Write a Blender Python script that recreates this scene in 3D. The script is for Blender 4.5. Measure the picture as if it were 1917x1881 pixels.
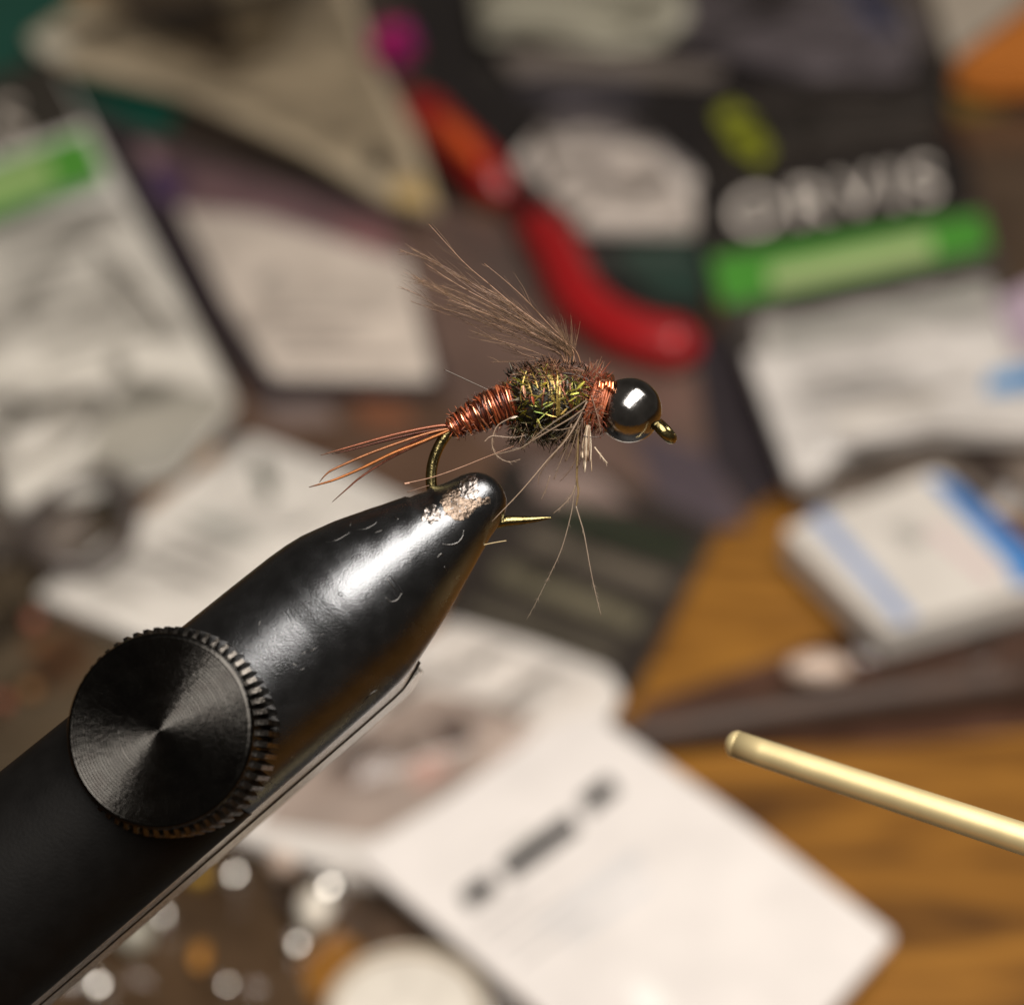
import bpy, math, random
from mathutils import Vector, Matrix, noise
from mathutils.bvhtree import BVHTree
random.seed(11)
R = random.Random(5)
sc = bpy.context.scene
for o in list(bpy.data.objects):
    bpy.data.objects.remove(o)
sc.unit_settings.system = 'METRIC'
sc.unit_settings.scale_length = 0.01            # one unit is a centimetre
C = sc.collection

# ------------------------------------------------------------------ camera
K = 0.0028                                      # centimetres for one photo pixel in the focal plane
S = 12.0                                        # focal distance
H = 22.0                                        # camera height over the table
PITCH = math.radians(38)
CX, CY = 958.5, 940.5
CAM = Vector((0, 0, H))
RIGHT = Vector((1, 0, 0))
FWD = Vector((0, math.cos(PITCH), -math.sin(PITCH)))
UP = Vector((0, math.sin(PITCH), math.cos(PITCH)))
cd = bpy.data.cameras.new('camera')
cam = bpy.data.objects.new('camera', cd)
C.objects.link(cam)
sc.camera = cam
cam.location = CAM
cam.rotation_euler = (math.radians(90) - PITCH, 0, 0)
cd.sensor_fit = 'HORIZONTAL'
cd.sensor_width = 36
cd.lens = 36 * S / (1917 * K)
cd.clip_start = 0.5
cd.clip_end = 1000
cd.dof.use_dof = True
cd.dof.focus_distance = S
cd.dof.aperture_fstop = cd.lens * 1e-3 / 0.285

# ------------------------------------------------------------------ light
w = bpy.data.worlds.new('World')
sc.world = w
w.use_nodes = True
w.node_tree.nodes['Background'].inputs[0].default_value = (1.0, 0.86, 0.72, 1)
w.node_tree.nodes['Background'].inputs[1].default_value = 0.07
FLY = CAM + FWD * S
ld = bpy.data.lights.new('desk_lamp_light', 'AREA')
ld.shape = 'RECTANGLE'
ld.size = 17
ld.size_y = 46
ld.energy = 27500
ld.color = (1.0, 0.93, 0.85)
lamp = bpy.data.objects.new('desk_lamp_light', ld)
C.objects.link(lamp)
LDIR = (RIGHT * 0.26 + UP * 0.70 - FWD * 0.66).normalized()
lamp.location = FLY + LDIR * 31 - (RIGHT * 0.55 + UP * 0.6) * 4.5
LY = RIGHT * 0.55 + UP * 0.80
LY = (LY - LDIR * LY.dot(LDIR)).normalized()
lamp.rotation_euler = Matrix((LY.cross(LDIR), LY, LDIR)).transposed().to_euler()
sc.view_settings.view_transform = 'Standard'
sc.view_settings.look = 'None'
sc.view_settings.exposure = 0
sc.view_settings.gamma = 1
sc.render.engine = 'CYCLES'
sc.cycles.use_denoising = True
sc.cycles.denoiser = 'OPENIMAGEDENOISE'
sc.cycles.max_bounces = 8
sc.cycles.transparent_max_bounces = 8


# ------------------------------------------------------------------ helpers
def ray(x, y):
    return FWD + RIGHT * ((x - CX) * K / S) + UP * ((CY - y) * K / S)


def FP(x, y, z=0.0):
    """point seen at photo pixel x, y, z pixels nearer than the focal plane"""
    return CAM + ray(x, y) * (S - z * K)


def T(x, y, z=0.0):
    """point on the horizontal plane of height z"""
    d = ray(x, y)
    return CAM + d * ((z - H) / d.z)


def lin(r, g, b):
    f = lambda c: (c / 255 / 12.92) if c / 255 <= 0.04045 else ((c / 255 + 0.055) / 1.055) ** 2.4
    return (f(r), f(g), f(b))


class MB:
    def __init__(self):
        self.v, self.f, self.c = [], [], []

    def add(self, vs, fs, col=None):
        n = len(self.v)
        self.v += [Vector(p) for p in vs]
        self.f += [[i + n for i in f] for f in fs]
        self.c += [col] * len(fs)

    def tube(self, pts, rad, sides=5, col=None, cap=True):
        pts = [Vector(p) for p in pts]
        n = len(pts)
        if not hasattr(rad, '__len__'):
            rad = [rad] * n
        t0 = (pts[1] - pts[0]).normalized()
        ref = Vector((0.31, 0.22, 0.93))
        if abs(ref.dot(t0)) > 0.95:
            ref = Vector((1, 0, 0))
        u = t0.cross(ref).normalized()
        vs = []
        for i in range(n):
            t = (pts[min(i + 1, n - 1)] - pts[max(i - 1, 0)]).normalized()
            u = (u - t * u.dot(t))
            u = u.normalized() if u.length > 1e-9 else t.orthogonal().normalized()
            b = t.cross(u)
            for k in range(sides):
                a = 2 * math.pi * k / sides
                vs.append(pts[i] + (u * math.cos(a) + b * math.sin(a)) * rad[i])
        fs = []
        for i in range(n - 1):
            for k in range(sides):
                k2 = (k + 1) % sides
                fs.append([i * sides + k, i * sides + k2, (i + 1) * sides + k2, (i + 1) * sides + k])
        if cap:
            fs.append(list(range(sides))[::-1])
            fs.append([(n - 1) * sides + k for k in range(sides)])
        self.add(vs, fs, col)

    def ribbon(self, pts, wid, nrm, col=None):
        vs, fs = [], []
        n = len(pts)
        for i in range(n):
            t = (pts[min(i + 1, n - 1)] - pts[max(i - 1, 0)]).normalized()
            s = t.cross(nrm)
            s = s.normalized() if s.length > 1e-6 else t.orthogonal().normalized()
            ww = wid[i] if hasattr(wid, '__len__') else wid
            lift = nrm.normalized() * ww * 0.22
            vs += [pts[i] - s * ww, pts[i] + lift, pts[i] + s * ww]
        for i in range(n - 1):
            a, b = i * 3, i * 3 + 3
            fs += [[a, a + 1, b + 1, b], [a + 1, a + 2, b + 2, b + 1]]
        self.add(vs, fs, col)

    def rings(self, rings, cap=True, closed=True):
        m = len(rings[0])
        vs = [p for r in rings for p in r]
        fs = []
        for i in range(len(rings) - 1):
            for k in range(m if closed else m - 1):
                k2 = (k + 1) % m
                fs.append([i * m + k, i * m + k2, (i + 1) * m + k2, (i + 1) * m + k])
        if cap:
            fs.append(list(range(m))[::-1])
            fs.append([(len(rings) - 1) * m + k for k in range(m)])
        self.add(vs, fs)

    def prism(self, top, bot):
        n = len(top)
        a = sum((top[i].x * top[(i + 1) % n].y - top[(i + 1) % n].x * top[i].y) for i in range(n))
        if a < 0:
            top, bot = top[::-1], bot[::-1]
        fs = [list(range(n)), list(range(n, 2 * n))[::-1]]
        for i in range(n):
            j = (i + 1) % n
            fs.append([i, n + i, n + j, j])
        self.add(top + bot, fs)

    def mesh(self, name, origin=Vector((0, 0, 0)), smooth=True):
        me = bpy.data.meshes.new(name)
        me.from_pydata([tuple(p - origin) for p in self.v], [], self.f)
        if any(c is not None for c in self.c):
            at = me.color_attributes.new('tint', 'FLOAT_COLOR', 'CORNER')
            data = []
            for poly, c in zip(me.polygons, self.c):
                c = c or (0.5, 0.5, 0.5)
                data += [c[0], c[1], c[2], 1.0] * poly.loop_total
            at.data.foreach_set('color', data)
        me.polygons.foreach_set('use_smooth', [smooth] * len(me.polygons))
        me.update()
        return me


def root_of(o):
    while o.parent:
        o = o.parent
    return o


def build(name, mb, mat, parent=None, smooth=True, label=None, kind=None, origin=None):
    org = root_of(parent).location.copy() if parent else (origin or base_of(mb.v))
    o = bpy.data.objects.new(name, mb.mesh(name, org, smooth))
    C.objects.link(o)
    if parent:
        o.parent = parent
    else:
        o.location = org
    if mat:
        o.data.materials.append(mat)
    if label:
        o['label'] = label
    if kind:
        o['kind'] = kind
    return o


def base_of(vs):
    xs = [p.x for p in vs]
    ys = [p.y for p in vs]
    return Vector(((min(xs) + max(xs)) / 2, (min(ys) + max(ys)) / 2, min(p.z for p in vs)))


def thing(name, loc, label, cat, group=None):
    o = bpy.data.objects.new(name, None)
    C.objects.link(o)
    o.location = loc
    o.empty_display_size = 0.3
    tag(o, label, cat, group)
    bpy.context.view_layer.update()
    return o


def tag(o, label, cat, group=None):
    o['label'] = label
    o['category'] = cat
    if group:
        o['group'] = group


def spline(pts, n=8):
    """Catmull-Rom through 3D points"""
    P = [pts[0] * 2 - pts[1]] + list(pts) + [pts[-1] * 2 - pts[-2]]
    out = []
    for i in range(1, len(P) - 2):
        for k in range(n):
            t = k / n
            a, b, c, d = P[i - 1], P[i], P[i + 1], P[i + 2]
            out.append(0.5 * ((2 * b) + (c - a) * t + (2 * a - 5 * b + 4 * c - d) * t * t + (3 * b - a - 3 * c + d) * t ** 3))
    out.append(pts[-1])
    return out


# ------------------------------------------------------------------ materials
def mat(name, col, rough=0.5, metal=0.0, var=0.12, scale=3.0, bump=0.0, bscale=30.0, coat=0.0, spec=0.5,
        rvar=0.1, tint=False, sheen=0.0, trans=0.0, detail=4.0, aniso=0.0, col2=None, alpha=1.0):
    m = bpy.data.materials.new(name)
    m.use_nodes = True
    nt = m.node_tree
    N, L = nt.nodes, nt.links
    bs = N['Principled BSDF']
    tc = N.new('ShaderNodeTexCoord')
    nz = N.new('ShaderNodeTexNoise')
    nz.inputs['Scale'].default_value = scale
    nz.inputs['Detail'].default_value = detail
    L.new(tc.outputs['Object'], nz.inputs['Vector'])
    mix = N.new('ShaderNodeMix')
    mix.data_type = 'RGBA'
    c1 = [max(0, c * (1 - var)) for c in col]
    c2 = list(col2) if col2 else [min(1, c * (1 + var)) for c in col]
    mix.inputs[6].default_value = (*c1, 1)
    mix.inputs[7].default_value = (*c2, 1)
    rmp = N.new('ShaderNodeMapRange')
    rmp.inputs[1].default_value = 0.3
    rmp.inputs[2].default_value = 0.7
    L.new(nz.outputs['Fac'], rmp.inputs[0])
    L.new(rmp.outputs[0], mix.inputs[0])
    out = mix.outputs[2]
    if tint:
        at = N.new('ShaderNodeAttribute')
        at.attribute_name = 'tint'
        mu = N.new('ShaderNodeMix')
        mu.data_type = 'RGBA'
        mu.blend_type = 'MULTIPLY'
        mu.inputs[0].default_value = 1
        L.new(out, mu.inputs[6])
        L.new(at.outputs['Color'], mu.inputs[7])
        out = mu.outputs[2]
    L.new(out, bs.inputs['Base Color'])
    rr = N.new('ShaderNodeMapRange')
    rr.inputs[3].default_value = max(0.02, rough - rvar)
    rr.inputs[4].default_value = min(1, rough + rvar)
    L.new(nz.outputs['Fac'], rr.inputs[0])
    L.new(rr.outputs[0], bs.inputs['Roughness'])
    bs.inputs['Metallic'].default_value = metal
    bs.inputs['Specular IOR Level'].default_value = spec
    bs.inputs['Coat Weight'].default_value = coat
    bs.inputs['Coat Roughness'].default_value = 0.12
    bs.inputs['Sheen Weight'].default_value = sheen
    bs.inputs['Transmission Weight'].default_value = trans
    bs.inputs['Alpha'].default_value = alpha
    bs.inputs['Anisotropic'].default_value = aniso
    if bump:
        n2 = N.new('ShaderNodeTexNoise')
        n2.inputs['Scale'].default_value = bscale
        n2.inputs['Detail'].default_value = 5
        L.new(tc.outputs['Object'], n2.inputs['Vector'])
        b = N.new('ShaderNodeBump')
        b.inputs['Strength'].default_value = bump
        b.inputs['Distance'].default_value = 0.02
        L.new(n2.outputs['Fac'], b.inputs['Height'])
        L.new(b.outputs[0], bs.inputs['Normal'])
    return m


def wood_mat():
    m = bpy.data.materials.new('amber_oak')
    m.use_nodes = True
    nt = m.node_tree
    N, L = nt.nodes, nt.links
    bs = N['Principled BSDF']
    tc = N.new('ShaderNodeTexCoord')
    mp = N.new('ShaderNodeMapping')
    mp.inputs['Rotation'].default_value = (0, 0, math.radians(24))
    mp.inputs['Scale'].default_value = (0.22, 1.1, 1)
    L.new(tc.outputs['Object'], mp.inputs['Vector'])
    n1 = N.new('ShaderNodeTexNoise')
    n1.inputs['Scale'].default_value = 0.9
    n1.inputs['Detail'].default_value = 6
    n1.inputs['Distortion'].default_value = 1.6
    L.new(mp.outputs[0], n1.inputs['Vector'])
    cr = N.new('ShaderNodeValToRGB')
    e = cr.color_ramp.elements
    e[0].position = 0.36
    e[0].color = (*lin(88, 57, 24), 1)
    e[1].position = 0.62
    e[1].color = (*lin(160, 111, 44), 1)
    x = cr.color_ramp.elements.new(0.47)
    x.color = (*lin(134, 90, 34), 1)
    L.new(n1.outputs['Fac'], cr.inputs[0])
    L.new(cr.outputs[0], bs.inputs['Base Color'])
    bs.inputs['Roughness'].default_value = 0.38
    bs.inputs['Coat Weight'].default_value = 0.25
    bs.inputs['Coat Roughness'].default_value = 0.2
    return m


def jaw_mat():
    """black oxide steel, finely scuffed, coating broken to bare metal near the nose"""
    m = mat('black_oxide_steel', (0.125, 0.13, 0.138), rough=0.26, metal=1.0, var=0.1, scale=9, rvar=0.08)
    nt = m.node_tree
    N, L = nt.nodes, nt.links
    bs = N['Principled BSDF']
    tc = N.new('ShaderNodeTexCoord')
    n2 = N.new('ShaderNodeTexNoise')
    n2.inputs['Scale'].default_value = 110
    n2.inputs['Detail'].default_value = 6
    n3 = N.new('ShaderNodeTexNoise')
    n3.inputs['Scale'].default_value = 9
    n3.inputs['Detail'].default_value = 3
    L.new(tc.outputs['Object'], n2.inputs['Vector'])
    L.new(tc.outputs['Object'], n3.inputs['Vector'])
    b = N.new('ShaderNodeBump')
    b.inputs['Strength'].default_value = 0.36
    b.inputs['Distance'].default_value = 0.004
    L.new(n2.outputs['Fac'], b.inputs['Height'])
    b2 = N.new('ShaderNodeBump')
    b2.inputs['Strength'].default_value = 0.25
    b2.inputs['Distance'].default_value = 0.006
    L.new(n3.outputs['Fac'], b2.inputs['Height'])
    L.new(b.outputs[0], b2.inputs['Normal'])
    L.new(b2.outputs[0], bs.inputs['Normal'])
    return m


M = {}
M['wood'] = wood_mat()
M['jaw'] = jaw_mat()
M['steel'] = mat('worn_steel', (0.9, 0.87, 0.82), rough=0.2, metal=0.55, var=0.2, scale=20, bump=0.3, bscale=60)
M['liner'] = mat('grey_steel', (0.84, 0.8, 0.75), rough=0.22, metal=0.55, var=0.25, scale=25, bump=0.3, bscale=70)
M['worn'] = mat('worn_nose_metal', (0.24, 0.215, 0.20), rough=0.3, metal=1, var=0.5, scale=30, bump=0.7, bscale=28)
M['bronze_worn'] = mat('bronze_worn_nose', (0.15, 0.115, 0.09), rough=0.36, metal=1, var=0.6, scale=22, bump=0.5, bscale=45)
M['chip'] = mat('chipped_edge', (0.17, 0.165, 0.16), rough=0.3, metal=1, var=0.3, scale=30)
M['dark_line'] = mat('dark_dent', (0.02, 0.02, 0.022), rough=0.5, metal=0.5)
M['knob'] = mat('black_anodised_aluminium', (0.9, 0.84, 0.78), rough=0.2, metal=1, var=0.15, scale=12, rvar=0.05, tint=True, bump=0.12, bscale=40)
M['ridge'] = mat('black_knurl', (0.095, 0.088, 0.08), rough=0.3, metal=1, var=0.35, scale=20, bump=0.2, bscale=60)
M['hook'] = mat('bronze_hook_wire', (0.23, 0.19, 0.085), rough=0.24, metal=1, var=0.3, scale=25, bump=0.15, bscale=60)
M['bead'] = mat('black_nickel', (0.30, 0.295, 0.29), rough=0.14, metal=1, var=0.3, scale=9, rvar=0.06, bump=0.1, bscale=20)
M['copper'] = mat('copper_wire', (0.82, 0.36, 0.19), rough=0.2, metal=1, var=0.2, scale=20)
M['collar'] = mat('copper_thread', (0.36, 0.10, 0.04), rough=0.42, metal=0.2, var=0.3, scale=40, bump=0.2, bscale=90)
M['abdomen'] = mat('pheasant_fibre', (1, 1, 1), rough=0.27, metal=0.45, var=0.3, scale=30, tint=True, spec=0.8)
M['fibre'] = mat('feather_fibre', (1, 1, 1), rough=0.42, var=0.25, scale=30, tint=True, spec=0.6)
M['herl'] = mat('peacock_herl', (1, 1, 1), rough=0.22, metal=0.5, var=0.35, scale=25, tint=True)
M['core'] = mat('dark_body', (0.018, 0.014, 0.010), rough=0.6, var=0.4, scale=30)
M['barb'] = mat('cdc_barbs', (1, 1, 1), rough=0.6, var=0.2, scale=10, tint=True)
M['sheer'] = mat('sheer_cdc_barbs', (1, 1, 1), rough=0.6, var=0.2, scale=10, tint=True, alpha=0.6)
M['brass'] = mat('pale_brass', (0.90, 0.74, 0.40), rough=0.42, metal=0.7, var=0.06, scale=4, rvar=0.04)

# ------------------------------------------------------------------ table
mb = MB()
zz = 0.0
x0, x1, y0, y1 = -75, 75, -25, 110
mb.prism([Vector((x0, y0, 0)), Vector((x1, y0, 0)), Vector((x1, y1, 0)), Vector((x0, y1, 0))],
         [Vector((x0, y0, -2.5)), Vector((x1, y0, -2.5)), Vector((x1, y1, -2.5)), Vector((x0, y1, -2.5))])
table = build('table', mb, M['wood'], smooth=False, origin=Vector((0, 40, -2.5)))
table['kind'] = 'structure'
table['label'] = 'amber oak table top under the scattered packets'

# ------------------------------------------------------------------ packets and clutter on the table
_pm = {}


def pm(rgb, kind='card'):
    """card, print, plastic-sleeved card"""
    key = (rgb, kind)
    if key not in _pm:
        c = lin(*rgb)
        if kind == 'card':
            _pm[key] = mat('card_%d_%d_%d' % rgb, c, rough=0.6, var=0.07, scale=0.9, bump=0.15, bscale=3)
        elif kind == 'film':
            _pm[key] = mat('film_%d_%d_%d' % rgb, c, rough=0.3, var=0.28, scale=0.8, bump=0.6, bscale=1.2, coat=0.5)
        else:
            _pm[key] = mat('plastic_%d_%d_%d' % rgb, c, rough=0.35, var=0.12, scale=1.5, bump=0.4, bscale=2, coat=0.3)
    return _pm[key]


def rounded(px, z, cut=0.12):
    """project a photo outline to the plane and round its corners a little"""
    P = [T(x, y, z) for x, y in px]
    n = len(P)
    out = []
    for i in range(n):
        a, b, c = P[i - 1], P[i], P[(i + 1) % n]
        r = min(cut, (a - b).length * 0.25, (c - b).length * 0.25)
        p0, p1 = b + (a - b).normalized() * r, b + (c - b).normalized() * r
        for k in range(4):
            t = k / 3
            out.append(p0 * (1 - t) ** 2 + b * 2 * t * (1 - t) + p1 * t * t)
    return out


def slab(name, px, z0, z1, m, parent=None, **kw):
    mb = MB()
    top = rounded(px, z1)
    bot = [Vector((p.x, p.y, z0)) for p in top]
    mb.prism(top, bot)
    return build(name, mb, m, parent, smooth=False, **kw)


def packet(name, label, cat, px, z0, z1, m, prints=(), group=None, body='sleeve'):
    """thing: one flat body and the printed pieces on it, each (name, outline, material)"""
    c = Vector((0, 0, 0))
    for x, y in px:
        c += T(x, y, z0)
    c /= len(px)
    c.z = z0
    t = thing(name, c, label, cat, group)
    slab(body, px, z0, z1, m, t)
    z = z1
    for p in prints:
        nm, ppx, pmt = p[:3]
        lift = p[3] if len(p) > 3 else 0.012
        slab(nm, ppx, z1 + 0.001 + (lift - 0.011), z1 + lift, pmt, t)
    return t


def bar(a, b, wd):
    """thin print bar between two photo points"""
    dx, dy = b[0] - a[0], b[1] - a[1]
    l = math.hypot(dx, dy)
    nx, ny = -dy / l * wd / 2, dx / l * wd / 2
    return [(a[0] + nx, a[1] + ny), (b[0] + nx, b[1] + ny), (b[0] - nx, b[1] - ny), (a[0] - nx, a[1] - ny)]


def lettering(text, quad, z, m, parent):
    """each letter a flat raised piece; the word fills the photo quad TL TR BR BL"""
    cu = bpy.data.curves.new('lettering', 'FONT')
    cu.body = text
    cu.offset = 0.01
    cu.space_character = 1.25
    tmp = bpy.data.objects.new('lettering', cu)
    C.objects.link(tmp)
    dg = bpy.context.evaluated_depsgraph_get()
    me = bpy.data.meshes.new_from_object(tmp.evaluated_get(dg))
    bpy.data.objects.remove(tmp)
    xs = [v.co.x for v in me.vertices]
    ys = [v.co.y for v in me.vertices]
    mb = MB()
    TL, TR, BR, BL = quad
    vs = []
    for v in me.vertices:
        u = (v.co.x - min(xs)) / (max(xs) - min(xs))
        q = 1 - (v.co.y - min(ys)) / (max(ys) - min(ys))
        x = (TL[0] * (1 - u) + TR[0] * u) * (1 - q) + (BL[0] * (1 - u) + BR[0] * u) * q
        y = (TL[1] * (1 - u) + TR[1] * u) * (1 - q) + (BL[1] * (1 - u) + BR[1] * u) * q
        vs.append(T(x, y, z))
    mb.add(vs, [list(p.vertices) for p in me.polygons])
    build('lettering', mb, m, parent, smooth=False)
    bpy.data.meshes.remove(me)


def film_mat():
    m = bpy.data.materials.new('clear_film')
    m.use_nodes = True
    N, L = m.node_tree.nodes, m.node_tree.links
    for n_ in list(N):
        N.remove(n_)
    out = N.new('ShaderNodeOutputMaterial')
    mx = N.new('ShaderNodeMixShader')
    tr = N.new('ShaderNodeBsdfTransparent')
    tr.inputs[0].default_value = (0.985, 0.98, 0.975, 1)
    gl = N.new('ShaderNodeBsdfGlossy')
    gl.inputs['Roughness'].default_value = 0.13
    fr = N.new('ShaderNodeFresnel')
    fr.inputs[0].default_value = 1.5
    L.new(fr.outputs[0], mx.inputs[0])
    L.new(tr.outputs[0], mx.inputs[1])
    L.new(gl.outputs[0], mx.inputs[2])
    L.new(mx.outputs[0], out.inputs[0])
    return m


M['film'] = film_mat()


def film(parent, quad, z, amp_=0.2, freq=0.55, seed=0.0, n=44):
    """crumpled clear plastic over a packet"""
    amp = amp_ * 0.75
    TL, TR, BR, BL = [T(x, y, z) for x, y in quad]
    vs, fs = [], []
    for j in range(n + 1):
        for i in range(n + 1):
            u, v = i / n, j / n
            p = TL * (1 - u) * (1 - v) + TR * u * (1 - v) + BR * u * v + BL * (1 - u) * v
            q = Vector((p.x * freq + seed, p.y * freq - seed, seed))
            h = (1 - abs(noise.noise(q)) * 2.2) * 0.7 + (1 - abs(noise.noise(q * 2.3 + Vector((7, 3, 1)))) * 2) * 0.35
            edge = min(1, min(u, 1 - u, v, 1 - v) * 8)
            vs.append(p + Vector((0, 0, amp * (0.15 + 0.85 * edge) * max(-0.1, h))))
    for j in range(n):
        for i in range(n):
            k = j * (n + 1) + i
            fs.append([k, k + n + 1, k + n + 2, k + 1])
    mb = MB()
    mb.add(vs, fs)
    build('clear_film', mb, M['film'], parent)


def rows(a, b, step, n, wd, rgb, name='text_row'):
    out = []
    for i in range(n):
        e = R.uniform(0.55, 1.0)
        p0 = (a[0] + step[0] * i, a[1] + step[1] * i)
        p1 = (a[0] + (b[0] - a[0]) * e + step[0] * i, a[1] + (b[1] - a[1]) * e + step[1] * i)
        out.append((name, bar(p0, p1, wd), pm(rgb, 'card'), 0.036))
    return out


W1 = (226, 222, 214)
# lowest layer: dark sleeves and painted shade that fill the gaps
packet('dark_sleeve', 'brown grey plastic sleeve lying under the fly behind the hook bend', 'sleeve',
       [(690, 360), (1010, 420), (1110, 640), (1400, 640), (1480, 900), (1320, 1010), (960, 870), (800, 710)],
       0.0, 0.06, pm((108, 87, 78), 'film'),
       [('printed_panel', [(1290, 600), (1420, 640), (1490, 890), (1400, 960), (1330, 860)], pm((52, 46, 50), 'plastic')),
        ('printed_panel', [(1180, 800), (1330, 850), (1400, 990), (1240, 960)], pm((84, 74, 80), 'plastic')),
        ('printed_panel', [(820, 390), (960, 440), (1060, 560), (960, 560), (840, 470)], pm((92, 78, 72), 'plastic'))])
packet('dark_sleeve', 'dark brown sleeve between the white cards behind the tail fibres', 'sleeve',
       [(440, 700), (840, 690), (980, 840), (860, 960), (700, 930), (440, 815)],
       0.0, 0.05, pm((92, 70, 56), 'film'),
       [('printed_panel', [(470, 755), (600, 750), (640, 790), (520, 800)], pm((128, 112, 106), 'plastic')),
        ('printed_panel', [(660, 745), (760, 760), (780, 800), (680, 800)], pm((128, 82, 58), 'plastic'))])
packet('umber_sleeve', 'dark umber sleeve showing between the tan card and mauve packet', 'sleeve',
       [(60, 40), (740, -60), (840, 230), (900, 420), (860, 700), (500, 730), (430, 880), (240, 520)],
       0.0, 0.045, pm((64, 54, 48), 'film'))
packet('slate_sleeve', 'dark slate sleeve along the top edge at right under the bags', 'sleeve',
       [(1600, -60), (2000, -60), (2000, 120), (1740, 170)],
       0.0, 0.04, pm((92, 82, 74), 'film'))
p_ = packet('olive_sleeve', 'olive brown crumpled sleeve at the left edge above the vise knob', 'sleeve',
       [(-80, 880), (340, 860), (160, 1060), (330, 1170), (300, 1400), (-80, 1620)],
       0.0, 0.05, pm((88, 76, 60), 'film'),
       [('printed_panel', [(-40, 960), (150, 930), (190, 1010), (60, 1060), (-40, 1050)], pm((126, 116, 108), 'plastic')),
        ('printed_panel', [(40, 1190), (150, 1170), (180, 1240), (90, 1300)], pm((92, 66, 44), 'plastic'))])
film(p_, [(-80, 890), (320, 870), (240, 1330), (-80, 1560)], 0.1, 0.45, 0.55, 1.9)
packet('black_sleeve', 'large black plastic sleeve under the white folded packet at the top', 'sleeve',
       [(740, -60), (1000, -60), (1760, 100), (1830, 350), (1310, 370), (1330, 620), (1180, 600), (1060, 450), (930, 380), (800, 200)],
       0.0, 0.07, pm((30, 26, 27), 'film'),
       [('printed_panel', [(1140, 470), (1310, 440), (1330, 570), (1230, 560)], pm((40, 62, 54), 'plastic')),
        ('printed_panel', [(980, 130), (1190, 130), (1210, 190), (1050, 185), (960, 170)], pm((62, 58, 66), 'plastic'))])
packet('teal_sleeve', 'dark teal sleeve showing at the top left corner under the tan card', 'sleeve',
       [(-90, -60), (80, -60), (360, 180), (300, 260), (110, 160), (-90, 160)],
       0.0, 0.09, pm((22, 82, 68), 'plastic'))
packet('olive_sleeve', 'dark olive sleeve in the upper right corner below the orange block', 'sleeve',
       [(1740, 110), (2000, 110), (2000, 560), (1870, 560), (1800, 330)],
       0.0, 0.06, pm((84, 68, 54), 'film'),
       [('printed_panel', [(1770, 165), (1860, 160), (1880, 215), (1790, 225)], pm((124, 102, 52), 'plastic'))])
p_ = packet('brown_sleeve_shade', 'red brown translucent sleeve and painted shadow band around the dark wooden stick', 'sleeve',
       [(1200, 1320), (1470, 1225), (1660, 1170), (2000, 1080), (2000, 1360), (1700, 1385), (1180, 1410)],
       0.0, 0.05, pm((84, 58, 46), 'film'))  # sleeve widened in dark brown to paint the shadow band around the stick
film(p_, [(1475, 1220), (1990, 1095), (1990, 1260), (1490, 1310)], 0.1, 0.35, 0.8, 4.6)
p_ = packet('taupe_shadow', 'taupe sheet painted as the shadow along the left edge of the large white card', 'sleeve',
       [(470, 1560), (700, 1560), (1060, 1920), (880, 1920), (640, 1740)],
       0.0, 0.05, pm((92, 74, 60), 'film'))  # dark taupe slab painted as the shadow beside the card
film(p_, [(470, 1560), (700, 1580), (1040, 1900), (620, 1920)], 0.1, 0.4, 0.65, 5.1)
p_ = packet('amber_sheet', 'dark amber sheet that darkens the wood at the bottom left below the vise barrel', 'sleeve',
       [(-60, 1440), (480, 1440), (640, 1720), (560, 1800), (600, 1920), (140, 1990), (-60, 1920)],
       0.0, 0.04, pm((78, 60, 42), 'film'))  # dark amber sheet laid over the wood to darken this corner
film(p_, [(-60, 1440), (500, 1470), (640, 1900), (-60, 1900)], 0.1, 0.34, 0.6, 2.9, 60)

# packet with green stripe and black header, left
E = packet('hook_packet', 'hook packet with green stripe and white card at the left edge', 'packet',
           [(-280, 232), (100, 108), (442, 752), (330, 880), (18, 945), (-90, 700)], 0.30, 0.48, pm((232, 228, 220), 'card'),
           [('black_header', [(-300, 235), (98, 106), (160, 232), (-250, 372)], pm((54, 50, 44), 'plastic')),
            ('green_band', [(-250, 395), (160, 246), (198, 330), (-210, 480)], pm((84, 156, 56), 'card')),
            ('pale_print', bar((-60, 372), (95, 318), 46), pm((168, 196, 126), 'card'), 0.024),
            ('dark_rule', bar((-210, 488), (196, 340), 18), pm((120, 132, 118), 'card'), 0.024),
            ('grey_print', bar((-40, 470), (185, 405), 20), pm((190, 188, 180), 'card')),
            ('grey_print', bar((-40, 530), (150, 470), 14), pm((200, 198, 190), 'card')),
            ('grey_print', bar((205, 690), (240, 680), 46), pm((140, 136, 128), 'card')),
            *rows((30, 560), (250, 492), (14, 30), 5, 11, (168, 164, 156)),
            ('clear_flap', [(250, 700), (440, 745), (330, 880), (150, 912), (180, 800)], pm((176, 172, 162), 'plastic'), 0.03)],
           group='striped hook packets', body='white_card')
film(E, [(-100, 420), (230, 372), (455, 765), (0, 965)], 0.55, 0.2, 0.4, 1.3)
lettering('ORVIS', [(-330, 290), (32, 180), (58, 268), (-300, 385)], 0.505, pm((206, 196, 184), 'card'), E)

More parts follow.
